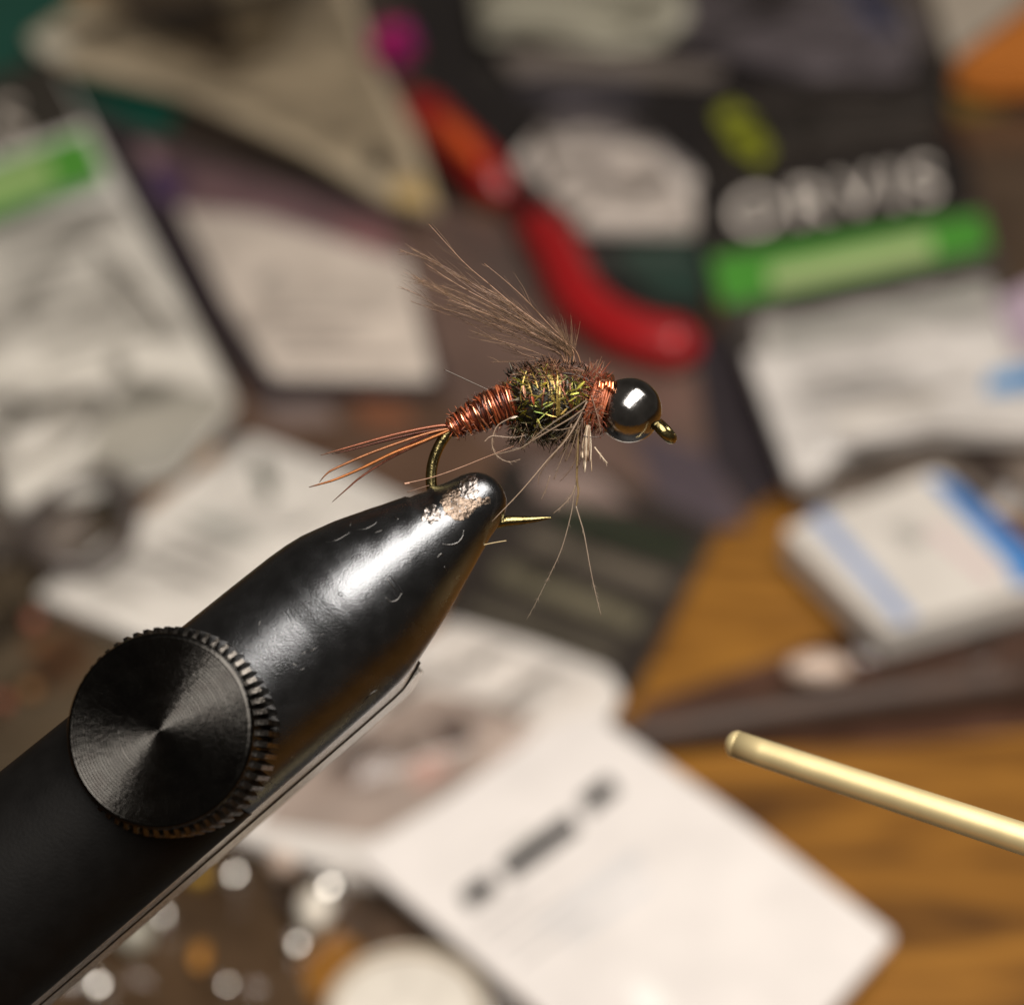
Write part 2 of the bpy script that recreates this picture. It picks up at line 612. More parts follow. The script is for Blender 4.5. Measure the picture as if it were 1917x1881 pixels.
# mauve packet
p_ = packet('mauve_packet', 'black bordered packet with mauve header and white label, upper left', 'packet',
       [(150, 195), (420, 300), (720, 395), (840, 728), (488, 742), (300, 470)], 0.12, 0.25, pm((50, 42, 46), 'plastic'),
       [('mauve_header', [(250, 262), (440, 320), (715, 405), (760, 490), (560, 430), (330, 385), (285, 340)], pm((140, 112, 116), 'plastic')),
        ('violet_patch', [(275, 310), (360, 325), (330, 385), (290, 370)], pm((84, 62, 96), 'plastic'), 0.022),
        ('rose_patch', [(610, 405), (720, 420), (740, 480), (650, 450)], pm((156, 112, 114), 'plastic'), 0.022),
        ('white_label', [(335, 388), (480, 402), (760, 490), (815, 712), (512, 706), (420, 560)], pm((222, 212, 202), 'card'), 0.03),
        ('grey_print', bar((480, 540), (520, 505), 26), pm((186, 178, 170), 'card'), 0.042),
        *[(a_, b_, c_, 0.05) for a_, b_, c_, d_ in rows((500, 590), (720, 590), (10, 26), 4, 10, (176, 166, 158))]], body='black_border')
film(p_, [(290, 270), (720, 400), (830, 725), (500, 722)], 0.32, 0.12, 0.4, 4.1)

# tan hang card
tan = packet('tan_card', 'tan cardboard hang tag with punched hole at the top left', 'card',
             [(50, 70), (140, 10), (330, -60), (650, -60), (700, 110), (772, 240), (822, 395), (720, 372), (560, 276), (330, 172), (110, 118)],
             0.50, 0.62, pm((186, 171, 146), 'card'),
             [('umber_patch', [(140, 0), (250, -40), (560, -40), (520, 90), (440, 140), (340, 110)], pm((140, 124, 98), 'film')),
              ('brown_patch', [(170, -40), (410, -40), (446, 80), (415, 118), (350, 84), (240, 30)], pm((72, 58, 42), 'film'), 0.024),
              ('hang_hole', [(682, 290), (700, 272), (722, 280), (732, 304), (716, 326), (690, 318)], pm((50, 44, 38), 'plastic')),
              ('yellow_highlight', [(728, 348), (790, 330), (812, 388), (745, 378)], pm((206, 178, 120), 'plastic')),  # golden highlight on the card, painted as a flat yellow piece
              ('fold_highlight', [(55, 72), (110, 50), (140, 98), (80, 108)], pm((206, 200, 182), 'card'))], body='tag_board')  # pale highlight on the card's folded end, put into the colour
film(tan, [(90, 60), (620, -55), (800, 370), (340, 165)], 0.68, 0.2, 0.35, 2.4)

# left middle white packet
p_ = packet('white_packet', 'white paper packet with grey print behind the vise nose', 'packet',
       [(68, 1112), (300, 940), (425, 842), (470, 815), (640, 880), (820, 968), (620, 1330), (330, 1220)], 0.16, 0.34, pm((222, 218, 212), 'card'),
       [('grey_print', [(470, 860), (500, 855), (520, 925), (500, 940), (480, 905)], pm((112, 112, 104), 'card')),
        ('grey_print', [(150, 1080), (250, 1095), (290, 1135), (180, 1125)], pm((184, 180, 174), 'card')),
        ('grey_print', [(320, 960), (400, 955), (500, 1010), (450, 1025)], pm((202, 202, 196), 'card')),
        *rows((250, 1040), (420, 1110), (34, -26), 4, 10, (178, 174, 168))], body='paper')
film(p_, [(75, 1110), (455, 822), (800, 962), (520, 1260)], 0.40, 0.2, 0.5, 3.3)

# centre dark packet
p_ = packet('dark_packet', 'charcoal packet with olive grey print lines right of the hook point', 'packet',
       [(940, 850), (1120, 880), (1345, 985), (1190, 1290), (1010, 1240), (820, 1150)], 0.10, 0.24, pm((58, 52, 48), 'film'),
       [('rose_patch', [(985, 872), (1120, 890), (1190, 955), (1010, 935)], pm((160, 140, 132), 'plastic')),
        ('green_print', bar((1040, 955), (1290, 1035), 30), pm((44, 58, 40), 'plastic')),
        ('olive_print', bar((985, 1000), (1250, 1095), 34), pm((108, 100, 88), 'plastic')),
        ('olive_print', bar((930, 1065), (1200, 1165), 44), pm((112, 106, 88), 'plastic')),
        ('olive_print', bar((880, 1130), (1150, 1225), 26), pm((96, 90, 78), 'plastic'))], body='sleeve')
film(p_, [(945, 855), (1335, 990), (1185, 1280), (825, 1150)], 0.29, 0.2, 0.6, 6.1)

# packet under the big card
p_ = packet('white_packet', 'white bordered packet with brown window between vise and large card', 'packet',
       [(840, 1160), (1000, 1205), (1140, 1256), (1166, 1300), (1100, 1420), (700, 1650), (340, 1530)], 0.27, 0.44, pm((218, 212, 206), 'card'),
       [('brown_window', [(790, 1290), (900, 1310), (1010, 1350), (960, 1420), (700, 1570), (480, 1540), (560, 1430)], pm((166, 150, 140), 'film')),
        ('dark_print', [(800, 1340), (880, 1345), (890, 1385), (840, 1405)], pm((96, 82, 76), 'plastic'), 0.022),
        ('dark_print', [(680, 1400), (760, 1420), (700, 1480), (620, 1470)], pm((134, 118, 110), 'plastic'), 0.022),
        ('rose_print', [(760, 1430), (830, 1410), (850, 1440), (780, 1480)], pm((188, 152, 140), 'plastic'), 0.022)], body='paper')
film(p_, [(845, 1165), (1155, 1290), (990, 1385), (560, 1500)], 0.48, 0.28, 0.8, 7.7)

# big white card
packet('white_card', 'large white card with one line of black print at the bottom', 'card',
       [(666, 1600), (800, 1520), (1010, 1370), (1080, 1340), (1122, 1342), (1400, 1540), (1676, 1752), (1560, 1884), (1320, 2150), (1010, 1893)],
       0.5, 0.62, pm((232, 226, 222), 'card'),
       [('black_print', bar((868, 1688), (924, 1648), 38), pm((34, 33, 32), 'card')),
        ('black_print', bar((944, 1632), (1076, 1536), 40), pm((20, 20, 20), 'card')),
        ('black_print', bar((1092, 1510), (1150, 1464), 38), pm((34, 33, 32), 'card')),
        ('grey_print', bar((950, 1590), (1010, 1545), 22), pm((212, 207, 202), 'card')),
        ('grey_print', bar((1010, 1735), (1200, 1600), 30), pm((214, 212, 212), 'card')),
        ('grey_print', bar((1060, 1760), (1220, 1650), 20), pm((218, 216, 216), 'card')),
        *rows((900, 1745), (1060, 1632), (34, 30), 3, 9, (196, 192, 190)),
        ('bright_patch', [(1175, 1850), (1220, 1835), (1270, 1890), (1200, 1905)], pm((250, 248, 240), 'plastic'))], body='card_board')

# folded clear plastic ridges that catch the lamp
for par, a_, b_, r_, z_ in ((E, (-30, 880), (185, 752), 0.55, 0.5), (E, (-60, 800), (60, 770), 0.4, 0.5), (E, (180, 470), (330, 640), 0.2, 0.52)):
    mb = MB()
    mb.tube([T(a_[0] + (b_[0] - a_[0]) * i / 8, a_[1] + (b_[1] - a_[1]) * i / 8, z_) for i in range(9)], [r_ * (0.3 + 0.7 * math.sin(math.pi * (i + 0.5) / 9)) for i in range(9)], 20)
    build('film_fold', mb, M['film'], par)

# white folded packet, top centre
p_ = packet('folded_packet', 'white folded plastic packet right of the red tool handle', 'packet',
       [(962, 296), (1004, 250), (1062, 196), (1150, 205), (1306, 330), (1302, 424), (1086, 420), (1035, 362)], 0.22, 0.42, pm((214, 204, 196), 'card'),
       [('grey_fold', [(975, 228), (1060, 192), (1150, 202), (1230, 268), (1100, 240), (1040, 250)], pm((122, 114, 118), 'plastic')),
        ('grey_fold', [(1080, 290), (1120, 280), (1160, 340), (1130, 345)], pm((190, 180, 174), 'card')),
        ('grey_fold', [(1170, 230), (1210, 250), (1300, 320), (1280, 325)], pm((150, 142, 140), 'plastic'))], body='paper')
film(p_, [(975, 215), (1180, 205), (1310, 425), (1060, 425)], 0.48, 0.4, 0.6, 2.2)

# right hook packet with the name
Lk = packet('hook_packet', 'hook packet with black header, white lettering and green stripe at right', 'packet',
            [(1296, 350), (1764, 262), (1840, 392), (1935, 700), (1420, 740), (1345, 572)], 0.26, 0.46, pm((74, 68, 64), 'plastic'),
            [('black_header', [(1298, 352), (1762, 264), (1835, 388), (1338, 474)], pm((36, 32, 31), 'plastic')),
             ('green_band', [(1330, 482), (1838, 398), (1856, 466), (1352, 572)], pm((76, 150, 52), 'card')),
             ('pale_print', bar((1440, 522), (1745, 458), 40), pm((178, 196, 136), 'card'), 0.024),
             ('white_card', [(1422, 600), (1850, 520), (1905, 650), (1425, 720)], pm((206, 202, 196), 'card')),
             ('grey_print', bar((1450, 640), (1840, 560), 22), pm((172, 172, 166), 'card'), 0.024)],
            group='striped hook packets', body='sleeve')
film(Lk, [(1424, 600), (1850, 522), (1930, 690), (1425, 732)], 0.53, 0.2, 0.45, 6.6)
lettering('ORVIS', [(1362, 366), (1748, 296), (1760, 372), (1374, 442)], 0.485, pm((242, 232, 222), 'card'), Lk)

p_ = packet('white_box', 'white cardboard box with drooping corner under the green striped packet', 'box',
       [(1398, 660), (1560, 650), (1862, 580), (2000, 560), (2000, 810), (1745, 800), (1580, 836), (1535, 890), (1484, 892)], 0.55, 0.8, pm((220, 216, 212), 'card'),
       [('blue_print', [(1848, 700), (2000, 670), (2000, 720), (1845, 738)], pm((86, 146, 196), 'card')),
        ('grey_print', bar((1560, 790), (1760, 745), 26), pm((204, 198, 190), 'card')),
        *rows((1480, 690), (1800, 636), (10, 26), 4, 10, (186, 182, 178))], body='box_body')
film(p_, [(1400, 655), (1990, 562), (1990, 820), (1490, 890)], 0.83, 0.3, 0.5, 8.4)
p_ = packet('grey_bag', 'grey brown clear bag between the white box and blue striped box', 'bag',
       [(1500, 860), (1800, 790), (1990, 800), (1990, 1000), (1760, 880), (1600, 940), (1500, 960)], 0.08, 0.2, pm((134, 122, 112), 'film'),
       [('dark_fold', [(1790, 820), (1860, 830), (1920, 940), (1840, 910)], pm((74, 62, 56), 'plastic'))], body='film_body')
film(p_, [(1500, 860), (1985, 790), (1985, 960), (1510, 965)], 0.26, 0.4, 0.7, 3.7)
packet('rose_packet', 'narrow pale mauve packet cut by the right edge of the frame', 'packet',
       [(1868, 560), (1990, 500), (1990, 640), (1900, 650)], 0.84, 0.92, pm((190, 170, 186), 'plastic'))

# blue striped box
packet('striped_box', 'white box with two blue stripes at the right', 'box',
       [(1466, 992), (1732, 886), (1760, 880), (1990, 1088), (1656, 1182)], 0.22, 0.72, pm((218, 212, 204), 'card'),
       [('blue_stripe', [(1512, 966), (1542, 954), (1716, 1156), (1686, 1168)], pm((148, 168, 206), 'card')),
        ('blue_stripe', [(1732, 890), (1786, 902), (1986, 1076), (1900, 1100), (1890, 1060)], pm((62, 128, 196), 'card')),
        ('grey_print', [(1660, 985), (1700, 975), (1740, 1010), (1700, 1025)], pm((176, 172, 166), 'card')),
        ('pink_print', bar((1740, 985), (1860, 1085), 18), pm((214, 190, 190), 'card'))], body='box_body')

# top row
p_ = packet('cream_packet', 'cream white packet at the top edge of the frame', 'packet',
       [(880, -60), (1270, -60), (1290, 30), (1240, 72), (1140, 84), (1000, 64), (900, 62)], 0.34, 0.5, pm((206, 202, 184), 'card'),
       [('grey_fold', [(900, 30), (1080, 40), (1120, 80), (1000, 64), (905, 62)], pm((172, 168, 152), 'card'))], body='paper')
film(p_, [(880, -60), (1275, -60), (1250, 78), (900, 66)], 0.56, 0.4, 0.5, 5.5)
p_ = packet('grey_bag', 'grey violet plastic bag along the top edge beside the cream packet', 'bag',
       [(1230, -60), (1640, -60), (1730, 60), (1700, 140), (1560, 150), (1400, 100), (1260, 70)], 0.12, 0.3, pm((116, 108, 112), 'film'),
       [('violet_patch', [(1560, -40), (1640, -40), (1700, 50), (1640, 60)], pm((100, 102, 130), 'plastic'))], body='film_body')
film(p_, [(1235, -60), (1650, -60), (1735, 145), (1250, 80)], 0.36, 0.6, 0.45, 9.2)
packet('grey_shadow', 'grey strip painted as the shadow below the cream packet in the top dark area', 'strip',
       [(930, 98), (1080, 86), (1360, 128), (1340, 152), (1140, 142), (960, 140)], 0.12, 0.2, pm((122, 112, 106), 'plastic'))  # grey piece painted as the shadow beneath the cream packet
p_ = packet('charcoal_packet', 'charcoal packet with faint grey stripes above the white lettering', 'packet',
       [(1330, 170), (1500, 160), (1740, 120), (1765, 255), (1330, 335)], 0.10, 0.2, pm((62, 56, 52), 'film'),
       [('grey_print', bar((1430, 195), (1740, 160), 22), pm((88, 80, 76), 'plastic')),
        ('grey_print', bar((1450, 260), (1745, 215), 26), pm((84, 78, 74), 'plastic'))], body='sleeve')
film(p_, [(1335, 172), (1738, 122), (1762, 252), (1335, 330)], 0.24, 0.3, 0.5, 8.8)
packet('lime_tag', 'small yellow green tag on the dark packet above the lettering', 'tag',
       [(1338, 214), (1370, 192), (1410, 222), (1446, 282), (1424, 306), (1376, 276)], 0.25, 0.33, pm((152, 158, 44), 'plastic'))
packet('beige_packet', 'beige packet corner at the top right beside the orange block', 'packet',
       [(1730, -60), (1990, -60), (1900, 20), (1780, 110)], 0.2, 0.3, pm((192, 180, 164), 'card'))
packet('orange_block', 'orange wooden block cut by the top right corner', 'block',
       [(1786, 118), (1880, 46), (1990, -30), (1990, 128), (1850, 136)], 0.33, 0.9, pm((204, 122, 48), 'card'))

# red handle: two bowed plastic grips
t = thing('red_handle', T(1050, 500, 0.0), 'curved red plastic tool handle beside the white folded packet', 'tool handle')
mb = MB()
path = spline([T(762, 176, 0.5), T(820, 238, 0.6), T(880, 298, 0.6), T(955, 378, 0.35)], 8)
mb.tube(path, [0.46 * min(1, 0.35 + i * 0.13, 0.35 + (len(path) - 1 - i) * 0.2) for i in range(len(path))], 14)
build('upper_grip', mb, mat('red_plastic_upper', lin(150, 20, 18), rough=0.4, var=0.1, coat=0.3), t)
mb = MB()
path = spline([T(1000, 420, 0.28), T(1036, 462, 0.45), T(1075, 545, 0.5), T(1130, 600, 0.5), T(1210, 636, 0.5), T(1312, 652, 0.5)], 8)
n = len(path)
mb.tube(path, [0.45 * min(1, 0.4 + i * 0.2, 0.4 + (n - 1 - i) * 0.2) for i in range(n)], 14)
build('lower_grip', mb, mat('red_plastic_lower', lin(166, 18, 24), rough=0.4, var=0.1, coat=0.3), t)
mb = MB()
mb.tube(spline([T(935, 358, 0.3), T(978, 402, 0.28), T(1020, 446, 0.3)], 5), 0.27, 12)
build('shaded_middle', mb, mat('dark_red_shade', lin(84, 16, 16), rough=0.5), t)  # darker, thinner red paints the shade on the middle of the handle
mb = MB()
path = spline([T(812, 214, 0.95), T(860, 262, 1.0), T(900, 310, 0.98)], 6)
mb.tube(path, [0.05 + 0.17 * math.sin(math.pi * (i + 0.5) / len(path)) for i in range(len(path))], 10)
build('orange_highlight', mb, mat('orange_highlight', lin(214, 88, 34), rough=0.45, var=0.1), t)  # orange highlight of the upper grip, built as a coloured piece

# pink tuft
mb = MB()
c = T(736, 84, 0.9)
for i in range(260):
    d = Vector((R.gauss(0, 1), R.gauss(0, 1), R.gauss(0, 1))).normalized()
    mb.tube([c + d * 0.1, c + d * R.uniform(0.36, 0.6)], [0.035, 0.012], 4,
            col=lin(206, 30, 120) if R.random() < 0.7 else lin(132, 40, 150))
o = build('pink_tuft', mb, mat('pink_yarn', (1, 1, 1), rough=0.6, tint=True))
tag(o, 'small magenta yarn tuft above the red handle', 'yarn tuft')

# dark stick
mb = MB()
pts = [T(1130, 1388, 0.33), T(1500, 1330, 0.33), T(1990, 1262, 0.36)]
mb.tube(spline(pts, 4), [0.22, 0.24, 0.26, 0.27, 0.28, 0.28, 0.29, 0.3, 0.3], 14)
o = build('wooden_stick', mb, mat('dark_stick', lin(70, 52, 42), rough=0.55, var=0.25))
tag(o, 'dark brown wooden stick lying across the table at right', 'stick')

# beads and small shiny pieces
def ball(name, c, r, m, label, cat, sq=(1, 1, 1), hole=True):
    t = thing(name, Vector((c.x, c.y, c.z - r * sq[2])), label, cat, 'small loose beads on the table')
    mb = MB()
    rings = []
    for i in range(1, 16):
        th = math.pi * i / 16
        rings.append([c + Vector((sq[0] * r * math.sin(th) * math.cos(2 * math.pi * k / 24),
                                  sq[1] * r * math.sin(th) * math.sin(2 * math.pi * k / 24), sq[2] * r * math.cos(th))) for k in range(24)])
    mb.rings(rings)
    build('bead_body', mb, m, t)
    mb = MB()
    ring = [c + Vector((0.32 * r * math.cos(2 * math.pi * k / 16), 0.32 * r * math.sin(2 * math.pi * k / 16), sq[2] * r * 0.965)) for k in range(17)]
    mb.tube(ring, r * 0.07, 5)
    build('hole_rim', mb, m, t)
    return t


silver = mat('silver_bead', (0.9, 0.88, 0.83), rough=0.42, metal=0.85, var=0.05)
pearl = mat('pearl_bead', lin(214, 190, 172), rough=0.35, coat=0.4)
ball('bead', T(590, 1700, 0.36), 0.28, mat('white_bead', lin(238, 230, 216), rough=0.3, coat=0.5), 'bright white bead standing in for a blurred highlight below the vise barrel', 'bead', (0.8, 1.1, 0.8))  # lower left beads stand in for blurred highlights, brightness put into their colour
ball('bead', T(532, 1612, 0.25), 0.19, pearl, 'tan pearl bead standing in for a blurred highlight beside the white bead', 'bead')
ball('bead', T(250, 1748, 0.28), 0.24, mat('grey_bead', lin(168, 164, 150), rough=0.35, coat=0.3), 'grey bead standing in for a blurred highlight half hidden by the vise barrel', 'bead')
ball('bead', T(372, 1640, 0.15), 0.13, mat('gold_bead', lin(190, 150, 60), rough=0.4, metal=0.3), 'small gold bead standing in for a blurred highlight next to the steel vise edge', 'bead')
ball('bead', T(505, 1540, 0.15), 0.12, mat('red_bead', lin(180, 92, 74), rough=0.4), 'small red bead standing in for a blurred highlight next to the steel vise edge', 'bead')
ball('bead', T(4, 1312, 0.15), 0.12, mat('rust_bead', lin(170, 90, 66), rough=0.4), 'rust red bead at the left edge near the knob', 'bead')
ball('bead', T(56, 1290, 0.15), 0.13, mat('ochre_bead', lin(150, 104, 56), rough=0.4), 'ochre bead left of the vise knob', 'bead')
ball('bead', T(62, 1162, 0.15), 0.12, mat('coral_bead', lin(176, 104, 84), rough=0.4), 'coral bead under the corner of the white packet', 'bead')
ball('bead', T(1532, 1250, 0.4), 0.3, pearl, 'pale pink pearl bead above the dark stick', 'bead', (1.5, 0.8, 0.6))
ball('bead', T(375, 1790, 0.16), 0.13, mat('amber_bead', lin(196, 136, 52), rough=0.35, coat=0.4), 'amber bead standing in for a blurred highlight near the bottom left of the table', 'bead', (0.8, 1.6, 0.6))

chrome = mat('glint_bead', (0.92, 0.89, 0.84), rough=0.08, metal=1, var=0.03, rvar=0.03)  # mirror beads added to throw small blurred glints
for x_, y_, r_, lb in ((438, 1642, 0.19, 'uppermost silver bead, added for its glint, lying against the steel vise edge'),
                       (614, 1668, 0.25, 'largest silver bead, added for its glint, touching the bright white bead'),
                       (304, 1716, 0.14, 'silver bead, added for its glint, just under the vise edge beside the grey bead'),
                       (182, 1850, 0.21, 'lowest left silver bead, added for its glint, near the bottom frame edge'),
                       (556, 1772, 0.18, 'silver bead, added for its glint, just above the round plastic lid'),
                       (424, 1846, 0.12, 'smallest silver bead, added for its glint, at the bottom beside the amber bead')):
    b_ = ball('bead', T(x_, y_, r_ + 0.05), r_, chrome, lb, 'bead')
    b_['group'] = 'small silver beads added for glints below the vise'

# clear lid at the bottom
t = thing('plastic_lid', T(760, 1880, 0.05), 'round white plastic lid at the bottom edge left of the card', 'lid')
mb = MB()
c = T(762, 1890, 0.5)
rings = []
for rr, z in ((0.05, 0.0), (0.65, 0.0), (0.85, -0.02), (0.98, -0.12), (1.0, -0.45)):
    rings.append([c + Vector((rr * math.cos(2 * math.pi * k / 40), rr * math.sin(2 * math.pi * k / 40), z)) for k in range(40)])
mb.rings(rings)
build('lid_top', mb, mat('clear_lid', lin(244, 236, 224), rough=0.25, coat=0.5, alpha=0.85), t)
mb = MB()
mb.tube([c + Vector((0.93 * math.cos(2 * math.pi * k / 40), 0.93 * math.sin(2 * math.pi * k / 40), 0.0)) for k in range(41)], 0.06, 8)
build('lid_rim', mb, mat('lid_rim', lin(190, 176, 156), rough=0.3, coat=0.5), t)

# grey loop of tubing, left
mb = MB()
c = T(150, 975, 0.5)
mb.tube([c + Vector((0.75 * math.cos(2 * math.pi * k / 40), 1.1 * math.sin(2 * math.pi * k / 40), 0.12 * math.sin(4 * math.pi * k / 40))) for k in range(41)], 0.16, 10)
o = build('tubing_loop', mb, mat('grey_tubing', lin(84, 76, 72), rough=0.35, coat=0.3))
tag(o, 'dark grey rubber loop at the left behind the white packet', 'loop')

# ------------------------------------------------------------------ vise
ANG = math.radians(39.8)
A3 = (RIGHT * math.cos(ANG) + UP * math.sin(ANG) + FWD * 0.03).normalized()      # towards the nose
B3 = -FWD
B3 = (B3 - A3 * B3.dot(A3)).normalized()                                         # towards the camera
P3 = A3.cross(B3).normalized()
if P3.dot(UP) > 0:
    P3 = -P3                                                                     # lower right in the picture
TIP = FP(891, 942, 12)
prof = [(-57, 2), (-55, 17), (-49, 31), (-40, 42), (-28, 51), (-14, 57), (2, 61), (20, 66), (50, 78), (100, 97), (160, 120), (220, 141.5), (262, 154.5),
        (290, 161.5), (320, 166), (360, 169), (450, 171.5), (600, 174), (800, 178), (1100, 183), (1700, 190), (2300, 192)]


def prof_r(t):
    for (a, ra), (b, rb) in zip(prof, prof[1:]):
        if a <= t <= b:
            return ra + (rb - ra) * (t - a) / (b - a)
    return prof[-1][1]


def jaw_pt(t, ang, dr=0.0, shift=0.0, back=0.0):
    """t pixels behind the nose centre, ang 0 faces the camera, 90 the lower right"""
    r = (prof_r(t) + dr) * K
    return TIP - A3 * (t * K) + B3 * (math.cos(ang) * r * (1 - 0.16 * min(1, max(0, (t - 120) / 260))) - back * K) + P3 * (math.sin(ang) * r + shift * K)


vise = thing('tying_vise', Vector((0, 0, 0)) + Vector((jaw_pt(2300, 0).x, jaw_pt(2300, 0).y, 0)),
             'black tapered fly tying vise with knurled knob gripping the hook', 'vise')
# fine stations
ts = []
for (a, ra), (b, rb) in zip(prof, prof[1:]):
    n = max(1, int((b - a) / 6)) if b < 420 else 6
    ts += [a + (b - a) * i / n for i in range(n)]
ts.append(prof[-1][0])
mb = MB()
SEG = 96
rings = []
for t_ in [x for x in ts if x <= 700]:
    rg = []
    for k in range(SEG):
        a = 2 * math.pi * k / SEG
        p = jaw_pt(t_, a)
        # file marks and dents around the nose and along the upper edge
        q = p * 9.0
        amp = 2.6 * max(0.0, 1 - abs(t_ - 90) / 240) * K * (0.25 + max(0, -math.sin(a)))
        nrm = (B3 * math.cos(a) + P3 * math.sin(a))
        p = p + nrm * amp * noise.noise(q)
        if -math.sin(a) > 0.5 and 50 < t_ < 90:          # step where the hook wire enters
            p = p - nrm * 5 * K * min(1, (-math.sin(a) - 0.5) * 4)
        rg.append(p)
    rings.append(rg)
mb.rings(rings)
front = build('jaw', mb, M['jaw'], vise)
bvh = BVHTree.FromPolygons([tuple(p) for p in mb.v], mb.f)
mb = MB()
mb.rings([[jaw_pt(t_, 2 * math.pi * k / SEG, dr=1.5) for k in range(SEG)] for t_ in [690] + [x for x in ts if x > 700]])
build('barrel', mb, mat('matte_black_barrel', (0.0035, 0.0032, 0.003), rough=0.55, var=0.2, scale=8, bump=0.1, bscale=60, spec=0.12), vise)

for nm, q0, b0, q1, b1, m in (('rear_jaw', -4, 4, 16, 150, M['steel']), ('jaw_liner', 17, 156, 36, 300, M['liner'])):
    mb = MB()
    rings = []
    for t_ in [x for x in ts if x > (250 if nm == 'rear_jaw' else 285)]:
        g = min(1.0, (t_ - 245) / 90)
        r = prof_r(t_)
        q = lambda pr_, bk: TIP - A3 * (t_ * K) + P3 * (pr_ * K) - B3 * (bk * K)
        rings.append([q(r + q0, b0), q(r + q0 + (q1 - q0) * g, b1), q(r - 30, b1), q(r - 30, b0)])
    mb.rings(rings)
    build(nm, mb, m, vise, smooth=False)
mb = MB()
rings = []
for t_ in [x for x in ts if x > 270]:
    g = min(1.0, (t_ - 245) / 90)
    r = prof_r(t_) + 16 * g
    q = lambda pr_, bk: TIP - A3 * (t_ * K) + P3 * (pr_ * K) - B3 * (bk * K)
    rings.append([q(r + 0.2, 148), q(r + 3.2, 152), q(r - 30, 152), q(r - 30, 148)])
mb.rings(rings)
build('jaw_seam', mb, M['dark_line'], vise, smooth=False)


def on_jaw(x, y, lift=0.0):
    d = ray(x, y).normalized()
    h = bvh.ray_cast(CAM, d)
    if h[0] is None:
        return None
    n = h[1] if h[1].dot(d) < 0 else -h[1]
    return h[0] + n * lift * K


def scratch(px, wd, m, lift=0.3, name='scratch'):
    pts = [on_jaw(x, y, lift) for x, y in px]
    pts = [p for p in pts if p]
    if len(pts) < 2:
        return
    s = spline(pts, 4)
    mb = MB()
    mb.tube(s, [wd * 0.62 * K * (0.35 + 0.65 * math.sin(math.pi * (i + 0.6) / (len(s) + 0.2))) for i in range(len(s))], 6)
    build(name, mb, m, vise)


SCR = [([(728, 1076), (738, 1086), (750, 1104), (756, 1112)], 2.2, 'dark_line'), ([(724, 1082), (736, 1098), (744, 1108)], 1.6, 'chip'),
       ([(722, 1118), (732, 1126), (744, 1122), (752, 1110)], 1.8, 'chip'), ([(736, 1102), (738, 1114), (746, 1118)], 1.4, 'dark_line'),
       ([(828, 1018), (840, 1020), (856, 1016), (866, 1004), (868, 992)], 2.4, 'chip'), ([(818, 1044), (826, 1036), (830, 1040)], 1.8, 'chip'),
       ([(832, 1060), (836, 1068)], 1.5, 'chip'), ([(532, 1140), (540, 1152), (545, 1164)], 1.8, 'dark_line'), ([(540, 1136), (552, 1158)], 1.4, 'dark_line'),
       ([(552, 1138), (560, 1150)], 1.3, 'dark_line'), ([(484, 1172), (487, 1162)], 1.4, 'chip'), ([(562, 1226), (572, 1220)], 1.6, 'chip'),
       ([(580, 1220), (592, 1212)], 1.7, 'chip'), ([(548, 1242), (556, 1246)], 1.2, 'chip'), ([(580, 1016), (620, 1014), (640, 1006), (656, 996)], 1.2, 'chip'),
       ([(660, 992), (684, 990), (700, 982), (706, 976)], 1.6, 'chip'), ([(738, 968), (746, 972)], 2.0, 'chip'), ([(655, 985), (658, 978)], 1.5, 'chip'),
       ([(680, 1314), (692, 1300), (706, 1290)], 1.1, 'chip'), ([(700, 998), (716, 992)], 1.0, 'chip'), ([(500, 1186), (505, 1180)], 1.2, 'chip'),
       ([(560, 1255), (570, 1250)], 1.0, 'chip'), ([(600, 1190), (604, 1186)], 1.0, 'chip'), ([(765, 1052), (770, 1050)], 1.2, 'chip')]
for px, wd, mm in SCR:
    scratch(px, wd, M[mm])
ringpx = [(638 + 4 * math.cos(a), 1112 + 4 * math.sin(a)) for a in [i * math.pi / 4 for i in range(9)]]
scratch(ringpx, 1.2, M['dark_line'], name='pit_ring')


def patch(name, px, m, lift=0.7, cell=3.0, rough=1.6):
    """worn raised patch that follows the jaw surface inside a photo outline"""
    xs = [p[0] for p in px]
    ys = [p[1] for p in px]

    def inside(x, y):
        r = False
        for i in range(len(px)):
            (ax, ay), (bx, by) = px[i], px[i - 1]
            if (ay > y) != (by > y) and x < (bx - ax) * (y - ay) / (by - ay) + ax:
                r = not r
        return r
    mb = MB()
    idx = {}
    nx, ny = int((max(xs) - min(xs)) / cell) + 1, int((max(ys) - min(ys)) / cell) + 1
    vs, fs = [], []
    for j in range(ny + 1):
        for i in range(nx + 1):
            x, y = min(xs) + i * cell, min(ys) + j * cell
            if inside(x + 4 * noise.noise(Vector((x * .13, y * .13, 3))), y + 4 * noise.noise(Vector((x * .13, y * .13, 9)))):
                h = noise.noise(Vector((x * 0.16, y * 0.16, 1.7))) + 0.6 * noise.noise(Vector((x * 0.4, y * 0.4, 5)))
                p = on_jaw(x, y, lift + rough * h)
                if p:
                    idx[(i, j)] = len(vs)
                    vs.append(p)
    for (i, j) in idx:
        q = [(i, j), (i + 1, j), (i + 1, j + 1), (i, j + 1)]
        if all(k in idx for k in q):
            fs.append([idx[k] for k in q][::-1])
    mb.add(vs, fs)
    if fs:
        build(name, mb, m, vise, smooth=True)


